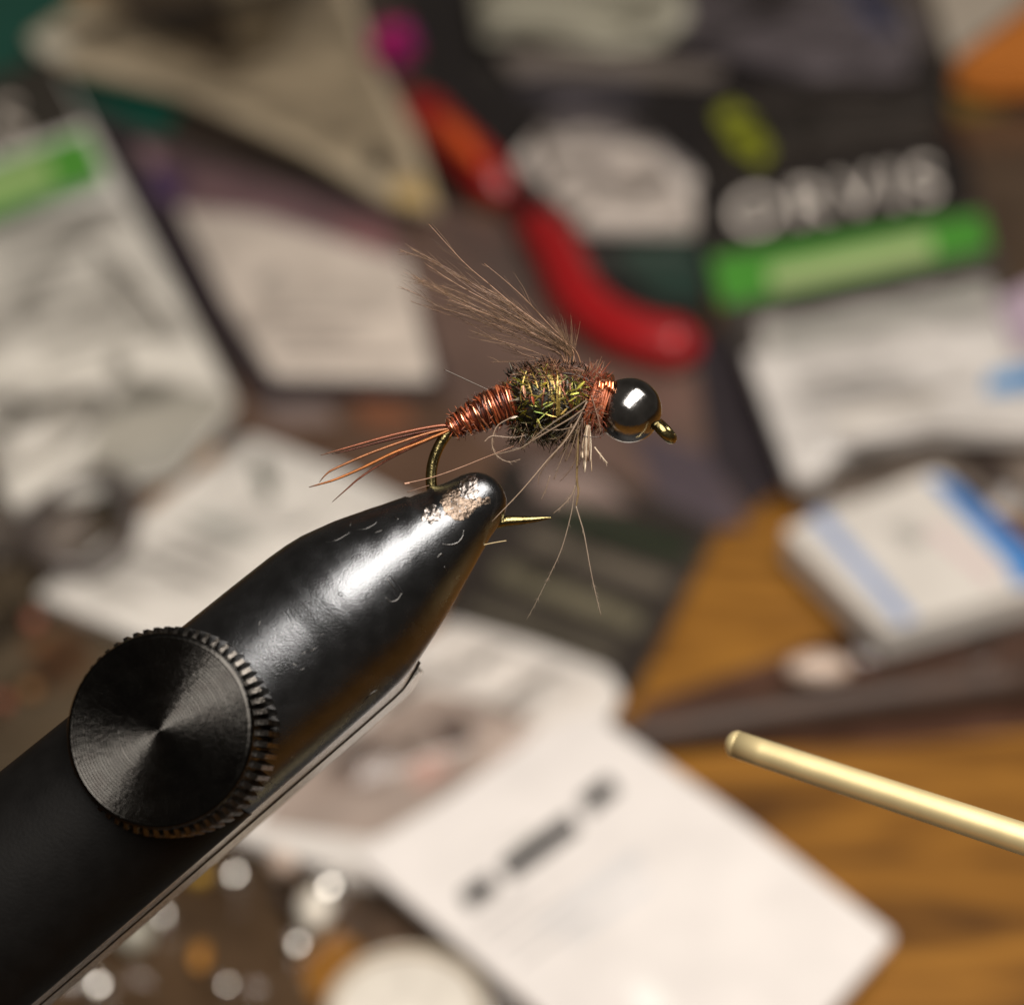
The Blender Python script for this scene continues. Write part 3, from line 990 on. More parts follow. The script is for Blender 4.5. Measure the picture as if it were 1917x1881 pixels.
patch('worn_patch', [(862, 902), (874, 890), (892, 890), (898, 908), (898, 930), (884, 938), (866, 932), (858, 916)], M['worn'], 1.0, 2.2, 2.2)
patch('worn_patch', [(822, 938), (836, 916), (858, 912), (872, 934), (916, 928), (920, 940), (892, 952), (876, 972), (852, 976), (832, 962)], M['bronze_worn'], 0.4, 2.0, 0.9)
patch('worn_patch', [(786, 966), (800, 948), (814, 942), (828, 962), (826, 972), (808, 980), (790, 976)], M['worn'], 0.9, 2.2, 2.2)

# knob
Kc = FP(342, 1372, 112)
KA = (-FWD * 0.98 - RIGHT * 0.19 + UP * 0.135).normalized()
KX = KA.cross(UP).normalized()
KY = KA.cross(KX).normalized()


def kn(r, a, h):
    return Kc + (KX * math.cos(a) + KY * math.sin(a)) * (r * 1.04 * K) + KA * (h * K)


KH = 128
pr = [(60, -70), (60, 2), (150, 2), (163, 8), (163, 92), (161, 96), (160, 104), (166, 108), (167, 122), (165, 126), (161, KH)]
knob_prof = [(r, h) for r, h in pr]
gr, steps = 30, 5
r0 = 159.0
for g in range(gr * steps + 1):
    r = r0 * (1 - g / (gr * steps))
    knob_prof.append((max(r, 0.3), KH + 0.9 * math.sin(2 * math.pi * g / steps + 0.4)))
mb = MB()
mb.rings([[kn(r, 2 * math.pi * k / 128, h) for k in range(128)] for r, h in knob_prof])
tone, cs = 0.03, []
for i in range(len(knob_prof) - 1):
    if i % 2 == 0:
        tone = 0.036 * R.uniform(0.86, 1.16)
    cs += [(tone, tone, tone)] * 128
mb.c = cs + [(0.03, 0.03, 0.03)] * 2
knob = build('knob', mb, M['knob'], vise)
knob['label'] = 'round black knob with turned concentric face'
# knurl ridges
mb = MB()
nrid = 58
wv = math.pi / nrid * 0.60
sec = []
for h, top in ((6, 172), (12, 181), (84, 181), (96, 168)):
    sec.append([kn(158, -wv * 1.5, h), kn(top, -wv * 0.7, h), kn(top, wv * 0.7, h), kn(158, wv * 1.5, h)])
mb.rings(sec)
me = mb.mesh('knurl_ridge', vise.location.copy(), smooth=False)
me.materials.append(M['ridge'])
for i in range(nrid):
    o = bpy.data.objects.new('knurl_ridge', me)
    C.objects.link(o)
    o.parent = knob
    piv = Kc - vise.location
    o.matrix_local = Matrix.Translation(piv) @ Matrix.Rotation(2 * math.pi * i / nrid, 4, KA) @ Matrix.Translation(-piv)
# stem, outside the frame, carries the barrel down to an added black plate
mb = MB()
end = jaw_pt(2150, 0, dr=-192)
mb.tube([end, Vector((end.x, end.y, 0.9))], 0.45, 24)
build('stem', mb, M['jaw'], vise)
mb = MB()
q = [Vector((-15, 1.5, 0)), Vector((9, 1.5, 0)), Vector((9, 16.2, 0)), Vector((-15, 16.2, 0))]
mb.prism([p + Vector((0, 0, 1.0)) for p in q], [p + Vector((0, 0, 0.03)) for p in q])
build('added_dark_plate', mb, mat('black_plate', (0.02, 0.02, 0.02), rough=0.5), vise, smooth=False)  # unseen black plate, added to keep wood reflections off the jaw

# ------------------------------------------------------------------ brass rod shaped as the blurred highlight of a thin wire
rod = thing('blurred_wire_rod', Vector((0, 0, 0)) + Vector((FP(2500, 1770, 200).x, FP(2500, 1770, 200).y, 0)),
            'pale brass rod shaped as the blurred highlight of a thin wire at the right edge', 'rod')
a, b = FP(1378, 1393, -330), FP(1917, 1570, -60)
d = (b - a)
far = a + d * 1.9
mb = MB()
down = Vector((far.x + 1.2, far.y - 0.2, 1.3))
pts = [a + d * (i / 10) for i in range(0, 20)] + spline([far, far + d.normalized() * 0.6 - Vector((0, 0, 0.3)), Vector((down.x, down.y, far.z - 1.6)), down], 6)
mb.tube(pts, [(25.5 + 3 * min(1, i / 10)) * K * 1.077 for i in range(len(pts))], 28)
build('shaft', mb, M['brass'], rod)
mb = MB()
rings = []
u = d.normalized()
e1 = u.cross(FWD).normalized()
e2 = u.cross(e1).normalized()
for i in range(1, 14):
    th = math.pi * i / 14
    rings.append([a + (e1 * math.cos(2 * math.pi * k / 28) + e2 * math.sin(2 * math.pi * k / 28)) * (math.sin(th) * 25.8 * K * 1.077) - u * (math.cos(th) * 20 * K * 1.077) for k in range(28)])
mb.rings(rings)
build('blur_disc_tip', mb, M['brass'], rod)
mb = MB()
mb.rings([[Vector((down.x + r * math.cos(2 * math.pi * k / 32), down.y + r * math.sin(2 * math.pi * k / 32), z)) for k in range(32)]
          for r, z in ((1.2, 1.002), (1.2, 1.4), (1.0, 1.5), (0.2, 1.52))])
build('foot', mb, M['brass'], rod)

# ------------------------------------------------------------------ the fly
fly = thing('fishing_fly', FP(815, 925, 0), 'copper and peacock nymph fly with black bead held in the vise', 'fly')


def pts2(lst, z=0.0, jit=0.0):
    out = []
    for i, p in enumerate(lst):
        zz = p[2] if len(p) > 2 else z
        out.append(FP(p[0], p[1], zz))
    return out


def zoomed(lst, sx, ox, oy):
    return [(ox + p[0] / sx, oy + p[1] / sx) + tuple(p[2:]) for p in lst]


# hook
hk = spline(pts2([(1033, 969), (1020, 970), (1000, 972), (975, 974), (945, 976), (905, 985), (860, 986), (826, 965), (812, 930), (807, 895), (812, 860),
                  (826, 828), (846, 803), (875, 783), (930, 765), (1000, 757), (1080, 760), (1140, 765), (1185, 770), (1215, 782), (1226, 790)]), 6)
n = len(hk)
rad = []
for i in range(n):
    s = i / 6
    rad.append((1.2 + 9.2 * min(1, s / 3.6)) if s < 3.6 else 10.6)
mb = MB()
mb.tube(hk, [r * K for r in rad], 14)
hook = build('hook', mb, M['hook'], fly)
# the eye: a ring of wire seen nearly edge on
ec = FP(1243, 806, 0)
edir = (RIGHT * 0.69 - UP * 0.72).normalized()
eax = (RIGHT * 0.72 + UP * 0.69 - FWD * 0.22).normalized()
e1 = (edir - eax * edir.dot(eax)).normalized()
e2 = eax.cross(e1)
mb = MB()
mb.tube([ec + (e1 * math.cos(2 * math.pi * k / 36)) * 21 * K + e2 * math.sin(2 * math.pi * k / 36) * 21 * K for k in range(37)], 10.2 * K, 14)
build('eye', mb, M['hook'], hook)

# bead
bc = FP(1178, 768, 0)
sd = (RIGHT * 0.9 - UP * 0.28).normalized()
e1 = sd.cross(FWD).normalized()
e2 = sd.cross(e1).normalized()
mb = MB()
rings = []
for i in range(48):
    th = math.radians(12) + (math.pi - math.radians(24)) * i / 47
    rings.append([bc - sd * (math.cos(th) * 61 * K) + (e1 * math.cos(2 * math.pi * k / 64) + e2 * math.sin(2 * math.pi * k / 64)) * (math.sin(th) * 61 * K) for k in range(64)])
mb.rings(rings)
build('bead', mb, M['bead'], fly)


def body_pt(axis, s, ang, r):
    """point around a polyline axis at parameter s"""
    n = len(axis) - 1
    f = min(max(s, 0), 1) * n
    i = min(int(f), n - 1)
    p = axis[i].lerp(axis[i + 1], f - i)
    t = (axis[min(i + 1, n)] - axis[max(i - 1, 0)]).normalized() if n > 1 else (axis[1] - axis[0]).normalized()
    b1 = (-FWD - t * (-FWD).dot(t)).normalized()
    b2 = t.cross(b1).normalized()
    return p + (b1 * math.cos(ang) + b2 * math.sin(ang)) * r * K


# abdomen
abd = spline(pts2([(842, 804), (862, 793), (890, 779), (925, 764), (965, 752)]), 8)
ar = lambda s: 14 + 27 * s ** 0.85
mb = MB()
mb.rings([[body_pt(abd, i / 24, 2 * math.pi * k / 24, ar(i / 24) - 3) for k in range(24)] for i in range(25)])
build('abdomen', mb, mat('abdomen_core', lin(96, 40, 20), rough=0.4, var=0.4, scale=30), fly)
cols = [lin(168, 84, 50), lin(128, 58, 34), lin(186, 106, 70), lin(72, 32, 20), lin(178, 112, 80), lin(50, 26, 18), lin(84, 44, 28)]
mb = MB()
for q in range(80):
    s0 = R.uniform(0.0, 0.97)
    a0 = R.uniform(0, 2 * math.pi)
    la = R.uniform(1.4, 4.2)
    tilt = R.uniform(-0.07, 0.09)
    col = R.choice(cols)
    pts = []
    for i in range(15):
        u = i / 14
        s = min(1, max(0, s0 + tilt * (u - 0.5) * la / 2))
        pts.append(body_pt(abd, s, a0 + la * u, ar(s) + R.uniform(-0.4, 0.4) + 1.5 * math.sin(math.pi * u)))
    mb.tube(pts, [R.uniform(1.5, 3.0) * K * (0.4 + 0.6 * math.sin(math.pi * (i + 0.7) / 15.4)) for i in range(15)], 5, col=col)
build('abdomen_fibres', mb, M['abdomen'], fly, kind='stuff')
# short fuzz
mb = MB()
for q in range(190):
    s = R.uniform(0.02, 1)
    a = R.uniform(0, 2 * math.pi)
    p = body_pt(abd, s, a, ar(s))
    o_ = body_pt(abd, s, a, ar(s) + 10) - p
    d_ = (o_.normalized() * R.uniform(0.2, 0.9) + (abd[-1] - abd[0]).normalized() * R.uniform(-0.9, 0.9)).normalized()
    L_ = R.uniform(5, 17) * K
    mb.tube([p, p + d_ * L_ * 0.5 + o_.normalized() * 0.6 * K, p + d_ * L_], [0.7 * K, 0.6 * K, 0.3 * K], 4, col=R.choice(cols))
build('abdomen_fuzz', mb, M['fibre'], fly, kind='stuff')
# copper rib turns
for s, wd in ((0.06, 3.6), (0.32, 3.0), (0.52, 2.8), (0.72, 2.4), (0.93, 3.0)):
    mb = MB()
    pts = []
    for i in range(49):
        u = i / 48
        s_ = min(1, max(0, s + 0.05 * (u - 0.5)))
        pts.append(body_pt(abd, s_, -math.pi + 2 * math.pi * u, ar(s_) + 1.5))
    mb.tube(pts, wd * K, 8)
    build('copper_rib', mb, M['copper'], fly)

# tail fibres
TAIL = [([(1250, 690), (1130, 685), (800, 750), (400, 860), (175, 925)], 2.8, (150, 88, 60), 6),
        ([(1250, 695), (1000, 735), (700, 805), (400, 885), (265, 915)], 2.2, (104, 52, 34), 0),
        ([(1250, 700), (1000, 760), (600, 900), (300, 1030), (220, 1080), (165, 1145)], 2.6, (164, 106, 66), 8),
        ([(1250, 710), (1000, 815), (770, 905), (500, 1035), (300, 1120), (170, 1160), (80, 1185)], 3.0, (176, 106, 50), 10),
        ([(1240, 720), (900, 870), (700, 975), (500, 1105), (400, 1190), (270, 1305)], 2.4, (128, 70, 46), -4),
        ([(1250, 700), (1000, 745), (820, 780), (600, 835), (480, 862)], 2.0, (92, 38, 24), -8),
        ([(1250, 705), (1050, 760), (850, 860), (640, 960), (540, 1010)], 2.2, (104, 42, 24), -10)]
for lst, wd, rgb, z in TAIL:
    p = spline(pts2(zoomed(lst, 4.357, 560, 640), z), 7)
    n = len(p)
    mb = MB()
    for i in range(n - 1):
        u = i / (n - 1)
        base, tip = Vector(lin(*rgb)), Vector(lin(96, 74, 56))
        c = base.lerp(tip, max(0, (u - 0.75) / 0.25))
        mb.tube([p[i], p[i + 1]], [wd * K * (1 - 0.75 * u ** 3), wd * K * (1 - 0.75 * ((i + 1) / (n - 1)) ** 3)], 6, col=tuple(c), cap=False)
    build('tail_fibre', mb, M['abdomen'], fly)

# thorax of peacock herl
tc_ = FP(1032, 750, 0)
tx = (RIGHT * 0.995 - UP * 0.04).normalized()
ty = (UP - tx * UP.dot(tx)).normalized()
tz = -FWD


def th_pt(a, b, k=1.0):
    """ellipsoid: a runs along the shank (0..pi), b round it"""
    return tc_ + tx * (-math.cos(a) * 84 * K * k) + (ty * math.cos(b) * 64 + tz * math.sin(b) * 58) * (math.sin(a) ** 0.75 * K * k)


mb = MB()
mb.rings([[th_pt(math.pi * (i + 0.4) / 20.8, 2 * math.pi * k / 28, 0.93) for k in range(28)] for i in range(21)])
build('thorax', mb, M['core'], fly)
HC = [(lin(58, 50, 28), 34), (lin(34, 28, 18), 26), (lin(150, 138, 44), 12), (lin(104, 112, 36), 12), (lin(196, 180, 80), 8), (lin(120, 64, 36), 14), (lin(66, 82, 40), 8)]
HCl = [c for c, n_ in HC for _ in range(n_)]
mb = MB()
for q in range(1500):
    a = math.acos(R.uniform(-0.98, 0.98))
    b = R.uniform(0, 2 * math.pi)
    p = th_pt(a, b, R.uniform(0.9, 0.99))
    nrm = (p - tc_)
    nrm = (nrm - tx * nrm.dot(tx) * 0.5).normalized()
    swirl = tx.cross(nrm).normalized()
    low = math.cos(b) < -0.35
    lean = R.uniform(0.02, 0.4) if R.random() < 0.75 else R.uniform(0.5, 1.3)
    d_ = (tx * R.choice((-1, 1)) * R.uniform(0.3, 1.0) + swirl * R.uniform(-0.9, 0.9) + nrm * lean).normalized()
    L_ = R.uniform(14, 40) * K
    curl = R.uniform(-0.5, 0.0) - (0.25 if lean < 0.45 else 0)
    w_ = R.uniform(0.7, 1.8) * K
    pts = [p + d_ * L_ * u + nrm * curl * L_ * u * u for u in (0, 0.33, 0.66, 1)]
    col = R.choice(HCl)
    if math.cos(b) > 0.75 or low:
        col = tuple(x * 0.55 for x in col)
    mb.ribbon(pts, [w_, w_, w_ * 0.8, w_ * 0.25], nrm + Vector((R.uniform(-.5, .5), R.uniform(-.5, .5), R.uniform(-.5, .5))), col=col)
# hanging spikes below and on top
for q in range(330):
    x = R.uniform(955, 1085)
    y = 800 + R.uniform(-10, 22)
    p = FP(x, y, R.uniform(-35, 45))
    d_ = (RIGHT * R.uniform(-1.0, 0.9) - UP * R.uniform(-0.1, 1.0) - FWD * R.uniform(-0.7, 0.7)).normalized()
    L_ = R.uniform(12, 38) * K
    mb.tube([p, p + d_ * L_ * 0.55 + UP * R.uniform(-4, 4) * K, p + d_ * L_], [1.2 * K, 1.0 * K, 0.35 * K], 4, col=R.choice([lin(56, 50, 32), lin(36, 30, 20), lin(78, 74, 46), lin(110, 88, 66)]))
for q in range(90):
    x = R.uniform(948, 1105)
    y = 700 - 20 * math.sin(math.pi * (x - 940) / 180) + R.uniform(0, 12)
    p = FP(x, y, R.uniform(-25, 30))
    d_ = (RIGHT * R.uniform(-1.0, 0.5) + UP * R.uniform(0.2, 1.0) - FWD * R.uniform(-0.5, 0.5)).normalized()
    L_ = R.uniform(8, 24) * K
    mb.tube([p, p + d_ * L_ * 0.5, p + d_ * L_ + RIGHT * R.uniform(-3, 3) * K], [1.3 * K, 1.0 * K, 0.3 * K], 4, col=R.choice([lin(24, 20, 12), lin(40, 30, 20), lin(60, 40, 28)]))
build('herl_barbules', mb, M['herl'], fly, kind='stuff')
# a few flashes
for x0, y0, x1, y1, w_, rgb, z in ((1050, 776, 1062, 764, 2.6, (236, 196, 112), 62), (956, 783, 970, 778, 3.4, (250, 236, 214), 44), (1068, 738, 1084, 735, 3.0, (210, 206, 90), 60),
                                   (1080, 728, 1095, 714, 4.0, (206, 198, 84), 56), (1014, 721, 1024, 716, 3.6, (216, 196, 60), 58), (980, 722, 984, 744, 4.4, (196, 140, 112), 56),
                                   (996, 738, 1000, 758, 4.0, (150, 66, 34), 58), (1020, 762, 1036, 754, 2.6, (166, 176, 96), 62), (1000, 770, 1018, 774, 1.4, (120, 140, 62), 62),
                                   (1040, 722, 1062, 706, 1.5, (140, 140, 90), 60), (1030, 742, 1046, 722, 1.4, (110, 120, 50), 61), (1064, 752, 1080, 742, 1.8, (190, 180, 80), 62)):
    mb = MB()
    p, q = FP(x0, y0, z), FP(x1, y1, z + 2)
    nl = (LDIR - FWD * 1.0).normalized()
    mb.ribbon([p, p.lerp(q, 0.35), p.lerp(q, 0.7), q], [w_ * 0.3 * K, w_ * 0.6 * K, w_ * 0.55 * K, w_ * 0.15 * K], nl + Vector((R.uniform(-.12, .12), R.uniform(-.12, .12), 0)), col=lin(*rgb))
    build('flash_strand', mb, M['herl'], fly)

# wing case strands over the top
for q in range(34):
    z = R.uniform(-38, 44)
    up_ = R.uniform(-5, 5)
    x0 = R.uniform(968, 1010)
    dz_ = z * z * 0.011
    lst = [(x0, 707 + dz_ + up_, z), (1030, 690 + dz_ + up_, z), (1066, 688 + dz_ + up_, z * 0.95), (1094, 698 + dz_ * 0.9 + up_, z * 0.9), (1116, 712 + dz_ * 0.6, z * 0.8)]
    mb = MB()
    p = spline(pts2(lst), 5)
    mb.tube(p, R.uniform(1.6, 3.2) * K, 5, col=R.choice([lin(92, 58, 40), lin(70, 44, 30), lin(108, 72, 50), lin(52, 32, 22)]))
    build('wing_case_strand', mb, M['barb'], fly)
mb = MB()
for q in range(420):
    x = R.uniform(975, 1112)
    b_ = R.gauss(0.35, 0.5)
    p = th_pt(math.acos(max(-0.97, min(0.97, (1032 - x) / 84))), b_, R.uniform(0.98, 1.08))
    o_ = (p - tc_).normalized()
    d_ = (tx * R.uniform(-1, 1) + ty * R.uniform(-0.4, 0.5) + tz * R.uniform(-0.4, 0.5) + o_ * R.uniform(0, 0.6)).normalized()
    L_ = R.uniform(8, 26) * K
    mb.tube([p, p + d_ * L_ * 0.5 + o_ * 2 * K, p + d_ * L_], [0.9 * K, 0.7 * K, 0.25 * K], 3, col=R.choice([lin(108, 70, 48), lin(84, 54, 38), lin(140, 100, 72), lin(60, 40, 28)]), cap=False)
build('wing_case_fuzz', mb, M['barb'], fly, kind='stuff')
for q in range(64):
    a0 = math.acos(R.uniform(-0.93, 0.93))
    b0 = R.uniform(-0.5, 0.9)
    lb = R.uniform(0.7, 2.0)
    da = R.uniform(-0.1, 0.55)
    kk = R.uniform(0.97, 1.04)
    pts = []
    for i in range(9):
        u_ = i / 8
        pts.append(th_pt(min(2.95, max(0.2, a0 + da * (u_ - 0.5))), b0 + lb * u_, kk + 0.03 * math.sin(math.pi * u_) + R.uniform(-0.006, 0.006)))
    mb = MB()
    c_ = R.choice([lin(140, 122, 56), lin(92, 86, 42), lin(166, 140, 72), lin(124, 70, 42), lin(112, 62, 40), lin(70, 66, 36), lin(52, 44, 28), lin(116, 118, 46), lin(44, 36, 24)])
    nn = (LDIR - FWD).normalized()
    for i in range(8):
        mid_ = (pts[i] + pts[i + 1]) * 0.5 - tc_
        mb.ribbon([pts[i], pts[i + 1]], [R.uniform(0.9, 1.9) * K, R.uniform(0.9, 1.9) * K], (mid_.normalized() + nn * 0.6 + Vector((R.uniform(-.3, .3), R.uniform(-.3, .3), R.uniform(-.3, .3)))).normalized(), col=c_)
    for i in range(14):
        k_ = R.randrange(8)
        o_ = (pts[k_] - tc_).normalized()
        d_ = (tx * R.choice((-1, 1)) + o_ * R.uniform(0.1, 0.7) + ty * R.uniform(-0.4, 0.4)).normalized()
        mb.tube([pts[k_], pts[k_] + d_ * R.uniform(4, 12) * K], [0.6 * K, 0.2 * K], 3, col=tuple(x * 0.8 for x in c_), cap=False)
    build('herl_strand', mb, M['herl'], fly)
for q in range(14):
    x = R.uniform(968, 1100)
    b_ = R.uniform(0.75, 2.0)
    p = th_pt(math.acos(max(-0.97, min(0.97, (1032 - x) / 84))), b_, 1.04)
    o_ = (p - tc_).normalized()
    d_ = (tx * R.uniform(-0.6, 1) + ty * R.uniform(-0.3, 0.9)).normalized()
    d_ = (d_ - o_ * d_.dot(o_)).normalized()
    L_ = R.uniform(14, 34) * K
    w_ = R.uniform(0.6, 1.3) * K
    mb = MB()
    mb.ribbon([p - o_ * 1.5 * K, p + d_ * L_ * 0.35 + o_ * K, p + d_ * L_ * 0.7 + o_ * 0.5 * K, p + d_ * L_ - o_ * 2 * K], [w_ * 0.5, w_, w_, w_ * 0.3],
              (LDIR - FWD + o_ * R.uniform(0.0, 1.5)).normalized(), col=R.choice([lin(150, 134, 52), lin(112, 110, 44), lin(190, 166, 86), lin(132, 72, 42), lin(88, 90, 42), lin(110, 60, 38)]))
    build('flash_strand', mb, M['herl'], fly)

# collar: copper thread turns behind the bead
for i in range(13):
    s = i / 12
    c = FP(1102 + 30 * s, 754 + 6 * s, 0)
    rr = 50 - 5 * s + R.uniform(-2, 2)
    mb = MB()
    tl = R.uniform(-0.12, 0.12)
    ax = (sd + UP * tl).normalized()
    b1 = ax.cross(FWD).normalized()
    b2 = ax.cross(b1).normalized()
    mb.tube([c + (b1 * math.cos(2 * math.pi * k / 40) + b2 * math.sin(2 * math.pi * k / 40)) * (rr + R.uniform(-0.5, 0.5)) * K for k in range(41)], R.uniform(1.8, 2.8) * K, 7)
    build('thread_turn', mb, M['collar'], fly)
mb = MB()
for q_ in range(5):
    x_ = 1121 + q_ * 6.2
    dr_ = 2.2 * math.sin(q_ * 2.1)
    mb.tube(spline([FP(x_ - 1, 713 + dr_, -30), FP(x_, 703 + dr_, -6), FP(x_ + 1, 704 + dr_, 14), FP(x_ + 1, 713 + dr_, 32), FP(x_, 727 + dr_ * 2, 43)], 5), 3.9 * K, 8)
build('copper_band', mb, M['copper'], fly)

# wing of soft fibres, each with its barbs
WG = [([(220, 70), (440, 310), (600, 450), (780, 600), (1000, 760), (1150, 880)], 1.2, 3),
      ([(580, 325), (720, 440), (850, 560), (1000, 720), (1100, 820), (1180, 900)], 1.5, 2),
      ([(30, 245), (160, 280), (300, 350), (480, 480), (650, 590), (850, 690), (1050, 830), (1150, 900)], 1.3, 8),
      ([(120, 240), (220, 290), (380, 380), (560, 490), (750, 590), (950, 740), (1130, 880)], 1.4, 9),
      ([(40, 480), (150, 530), (300, 615), (450, 660), (600, 710), (800, 770), (1000, 840), (1120, 905)], 1.4, 6),
      ([(100, 570), (300, 645), (450, 700), (600, 790), (720, 850), (830, 915), (950, 950)], 0.9, 4),
      ([(200, 330), (400, 460), (600, 570), (800, 680), (1000, 810), (1120, 890)], 1.2, 9),
      ([(300, 470), (480, 540), (680, 640), (880, 740), (1080, 870)], 1.2, 9),
      ([(330, 620), (520, 690), (700, 770), (880, 840), (1060, 910)], 1.1, 6),
      ([(420, 400), (600, 520), (800, 640), (980, 780), (1130, 880)], 1.2, 9),
      ([(350, 560), (560, 640), (760, 720), (940, 800), (1100, 890)], 1.1, 8),
      ([(560, 470), (720, 560), (880, 680), (1030, 800), (1140, 885)], 1.2, 8),
      ([(480, 760), (650, 820), (820, 870), (980, 930)], 0.9, 3),
      ([(620, 970), (760, 965), (900, 960), (1000, 950)], 0.7, 1)]
extra = []
for q in range(9):
    i, j = R.choice([(2, 4), (3, 6), (6, 4), (3, 5), (9, 7), (2, 8)])
    u = R.uniform(0.15, 0.85)
    A_, B_ = WG[i][0], WG[j][0]
    f = lambda L_, v: tuple(L_[int(v * (len(L_) - 1))][c] + (L_[min(int(v * (len(L_) - 1)) + 1, len(L_) - 1)][c] - L_[int(v * (len(L_) - 1))][c]) * (v * (len(L_) - 1) % 1) for c in (0, 1))
    st_ = R.uniform(0.0, 0.35)
    lst = []
    for k in range(6):
        v = st_ + (1 - st_) * k / 5
        p_, q_ = f(A_, v), f(B_, v)
        lst.append((p_[0] * u + q_[0] * (1 - u) + R.uniform(-8, 8), p_[1] * u + q_[1] * (1 - u) + R.uniform(-8, 8)))
    extra.append((lst, R.uniform(0.6, 1.1), 7))
for gi, (lst, wd, nb) in enumerate(WG + extra):
    zt = R.uniform(-34, 38)
    lst = lst + [(lst[-1][0] + R.uniform(10, 50), 975)] if lst[-1][0] > 1020 else lst
    m_ = len(lst)
    l3 = [(p[0], p[1], zt * (1 - i / (m_ - 1))) for i, p in enumerate(lst)]
    p = spline(pts2(zoomed(l3, 3.485, 740, 400)), 8)
    n = len(p)
    mb = MB()
    c1, c2, c3 = lin(168, 128, 100), lin(116, 82, 60), lin(140, 104, 78)
    mb.tube(p, [wd * K * (0.35 + 0.65 * i / n) for i in range(n)], 5, col=R.choice([c1, c2, c3]))
    st = build('wing_fibre', mb, M['fibre'], fly)
    mb = MB()
    for q in range(int(7 * nb)):
        i = R.uniform(0.0, 1.0) ** 0.8 * 0.97 * (n - 1)
        a = p[int(i)].lerp(p[int(i) + 1], i - int(i))
        t_ = (p[max(int(i) - 2, 0)] - p[min(int(i) + 2, n - 1)]).normalized()
        sd_ = R.choice((-1, 1)) * abs(R.gauss(0, 0.17))
        side = (t_.cross(FWD)).normalized() * sd_ + FWD * R.gauss(0, 0.25)
        d_ = (t_ + side).normalized()
        L_ = R.uniform(16, 80) * K
        L_ = min(L_, (a - p[0]).length * 0.9 + 6 * K)
        col = R.choice([lin(128, 100, 78), lin(98, 74, 56), lin(156, 124, 96), lin(116, 90, 62)])
        e = a + d_ * L_ + Vector((R.uniform(-1, 1), R.uniform(-1, 1), R.uniform(-1, 1))) * 3 * K
        mid = a.lerp(e, 0.5) + side * L_ * 0.15
        mb.tube([a, mid, e], [0.45 * K, 0.38 * K, 0.18 * K], 3, col=col, cap=False)
    build('barbs', mb, M['sheer'], st, kind='stuff')

# soft hackle fibres: beard and legs (zoom crop coordinates)
LG = [([(720, 330), (600, 560), (450, 730), (280, 930), (75, 1145)], 1.5, (150, 128, 108), 58),
      ([(660, 440), (655, 700), (650, 850), (660, 950), (645, 1040)], 2.4, (120, 98, 60), 40),
      ([(645, 1040), (672, 1130), (700, 1230), (740, 1450), (775, 1620), (815, 1780)], 1.3, (140, 124, 108), 40),
      ([(650, 860), (632, 960), (610, 1100), (550, 1320), (480, 1480), (440, 1560)], 1.2, (130, 114, 98), 38),
      ([(440, 1560), (380, 1680), (310, 1810)], 0.6, (130, 116, 100), 36),
      ([(640, 900), (615, 965), (560, 1030), (490, 1090)], 1.0, (140, 120, 100), 42),
      ([(700, 380), (600, 450), (480, 520), (360, 590), (260, 650), (80, 695)], 1.6, (120, 100, 80), 60),
      ([(720, 320), (620, 390), (500, 470), (380, 560), (280, 660)], 1.8, (108, 90, 70), 58),
      ([(690, 420), (590, 560), (500, 680), (400, 820), (390, 890)], 1.1, (120, 98, 80), 46),
      ([(680, 420), (560, 600), (480, 720)], 1.6, (96, 76, 56), 48),
      ([(670, 450), (600, 590), (570, 740)], 1.4, (90, 70, 52), 46),
      ([(665, 470), (630, 600), (600, 690), (580, 735)], 1.4, (104, 84, 64), 44),
      ([(690, 440), (650, 600), (640, 720), (600, 800), (540, 870)], 1.3, (96, 74, 58), 44),
      ([(690, 450), (680, 600), (685, 700), (650, 780)], 1.5, (80, 58, 44), 46),
      ([(640, 500), (560, 520), (480, 525), (400, 510)], 1.0, (112, 92, 70), 58),
      ([(470, 830), (440, 930), (410, 995)], 0.9, (124, 104, 86), 40),
      ([(620, 560), (560, 690), (520, 790), (500, 860)], 1.0, (116, 96, 78), 44),
      ([(25, 605), (55, 575), (90, 565), (160, 572), (230, 575), (300, 560)], 1.2, (146, 124, 106), 50),
      ([(205, 440), (120, 490), (85, 555), (76, 620), (92, 675), (125, 712), (190, 740), (270, 722)], 1.1, (146, 124, 104), 48),
      ([(750, 290), (775, 380), (800, 460), (812, 545)], 1.6, (122, 92, 74), 54),
      ([(690, 560), (740, 572), (800, 570), (835, 552)], 1.2, (70, 50, 40), 50),
      ([(770, 640), (800, 680), (840, 730), (858, 748)], 1.8, (196, 176, 152), 40)]
for lst, wd, rgb, z in LG:
    p = spline(pts2(zoomed(lst, 3.618, 900, 660), z), 7)
    n = len(p)
    mb = MB()
    mb.tube(p, [wd * K * (1 - 0.55 * (i / (n - 1)) ** 2) for i in range(n)], 5, col=lin(*rgb))
    for q in range(int(n * 0.5)):
        i = R.uniform(0.3, 0.95) * (n - 1)
        a = p[int(i)]
        t_ = (p[min(int(i) + 2, n - 1)] - p[max(int(i) - 2, 0)]).normalized()
        d_ = (t_ + (t_.cross(FWD)).normalized() * R.choice((-1, 1)) * R.uniform(0.3, 0.9) + FWD * R.uniform(-0.4, 0.4)).normalized()
        mb.tube([a, a + d_ * R.uniform(3, 10) * K], [0.5 * K, 0.2 * K], 3, col=lin(*rgb), cap=False)
    build('hackle_fibre', mb, M['fibre'], fly)
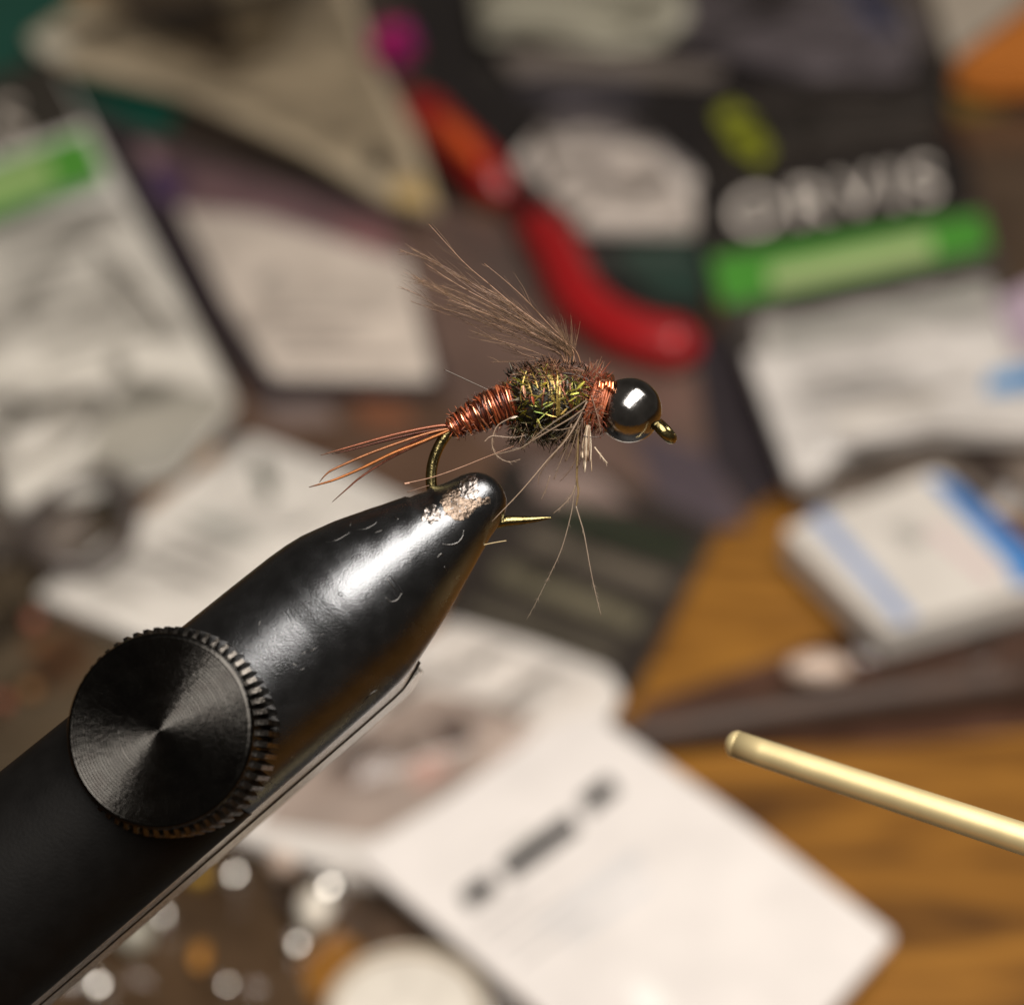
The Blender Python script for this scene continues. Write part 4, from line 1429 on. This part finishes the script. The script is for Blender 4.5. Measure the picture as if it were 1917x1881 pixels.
for q in range(16):          # pale beard tuft
    x = R.uniform(-13, 16)
    lst = [(1102 + x * 0.3, 796, 44 + R.uniform(-8, 8)), (1101 + x * 0.9, 832 + R.uniform(-5, 5), 44 + R.uniform(-10, 10)), (1102 + x * R.uniform(0.5, 1.5) - 2, 858 + R.uniform(-12, 30), 42 + R.uniform(-12, 12))]
    mb = MB()
    mb.tube(spline(pts2(lst), 5), R.uniform(0.9, 1.9) * K, 5, col=R.choice([lin(206, 186, 160), lin(176, 152, 126), lin(226, 208, 184), lin(140, 112, 90)]))
    build('beard_fibre', mb, M['fibre'], fly)
for q in range(34):          # darker beard
    x0 = R.uniform(1070, 1106)
    y0 = R.uniform(770, 800)
    dx = R.uniform(-62, 6)
    dy = R.uniform(22, 62)
    z = R.uniform(-30, 56)
    lst = [(x0, y0, z), (x0 + dx * 0.45 + R.uniform(-3, 3), y0 + dy * 0.5, z), (x0 + dx, y0 + dy, z * 0.9)]
    mb = MB()
    mb.tube(spline(pts2(lst), 4), [1.5 * K] * 5 + [1.2 * K, 1.0 * K, 0.7 * K, 0.4 * K], 5, col=R.choice([lin(92, 72, 54), lin(66, 48, 36), lin(116, 94, 72), lin(44, 36, 26)]))
    build('beard_fibre', mb, M['fibre'], fly)
# reddish and brown fluff at the collar
mb = MB()
for q in range(520):
    a = R.uniform(0, 2 * math.pi)
    x = R.uniform(1088, 1130)
    y = 752 - math.cos(a) * R.uniform(44, 58)
    z = math.sin(a) * 52
    p = FP(x, y, z)
    d_ = (UP * math.cos(a) * R.uniform(0.1, 1) - FWD * math.sin(a) * R.uniform(0, 0.5) + RIGHT * R.uniform(-0.9, 0.7)).normalized()
    L_ = R.uniform(8, 34 if math.cos(a) > 0.5 else 20) * K
    mb.tube([p, p + d_ * L_ * 0.5 + RIGHT * R.uniform(-2, 2) * K, p + d_ * L_ + UP * R.uniform(-4, 4) * K], [0.8 * K, 0.6 * K, 0.25 * K], 3,
            col=R.choice([lin(134, 74, 48), lin(156, 72, 38), lin(96, 56, 40), lin(150, 116, 90), lin(120, 50, 28)]), cap=False)
build('collar_fluff', mb, M['fibre'], fly, kind='stuff')
# stray hairs
for lst, wd, rgb, z in (([(1180, 225), (1300, 280), (1440, 345), (1560, 400)], 1.1, (84, 70, 60), 0),
                        ([(860, 1155), (1080, 1105), (1300, 1030), (1500, 950), (1750, 850)], 0.9, (170, 130, 106), 20),
                        ([(860, 1157), (900, 1150)], 2.0, (196, 150, 124), 21),
                        ([(880, 1225), (960, 1200), (1060, 1170)], 0.7, (130, 100, 80), 10)):
    mb = MB()
    p = spline(pts2(zoomed(lst, 4.357, 560, 640), z), 6)
    mb.tube(p, wd * K, 5, col=lin(*rgb))
    build('stray_hair', mb, M['fibre'], fly)
mb = MB()
mb.tube(spline(pts2([(896, 1022, 40), (924, 1016, 30), (948, 1012, 30)]), 4), 1.2 * K, 5, col=lin(170, 150, 110))
build('stray_hair', mb, M['fibre'], fly)
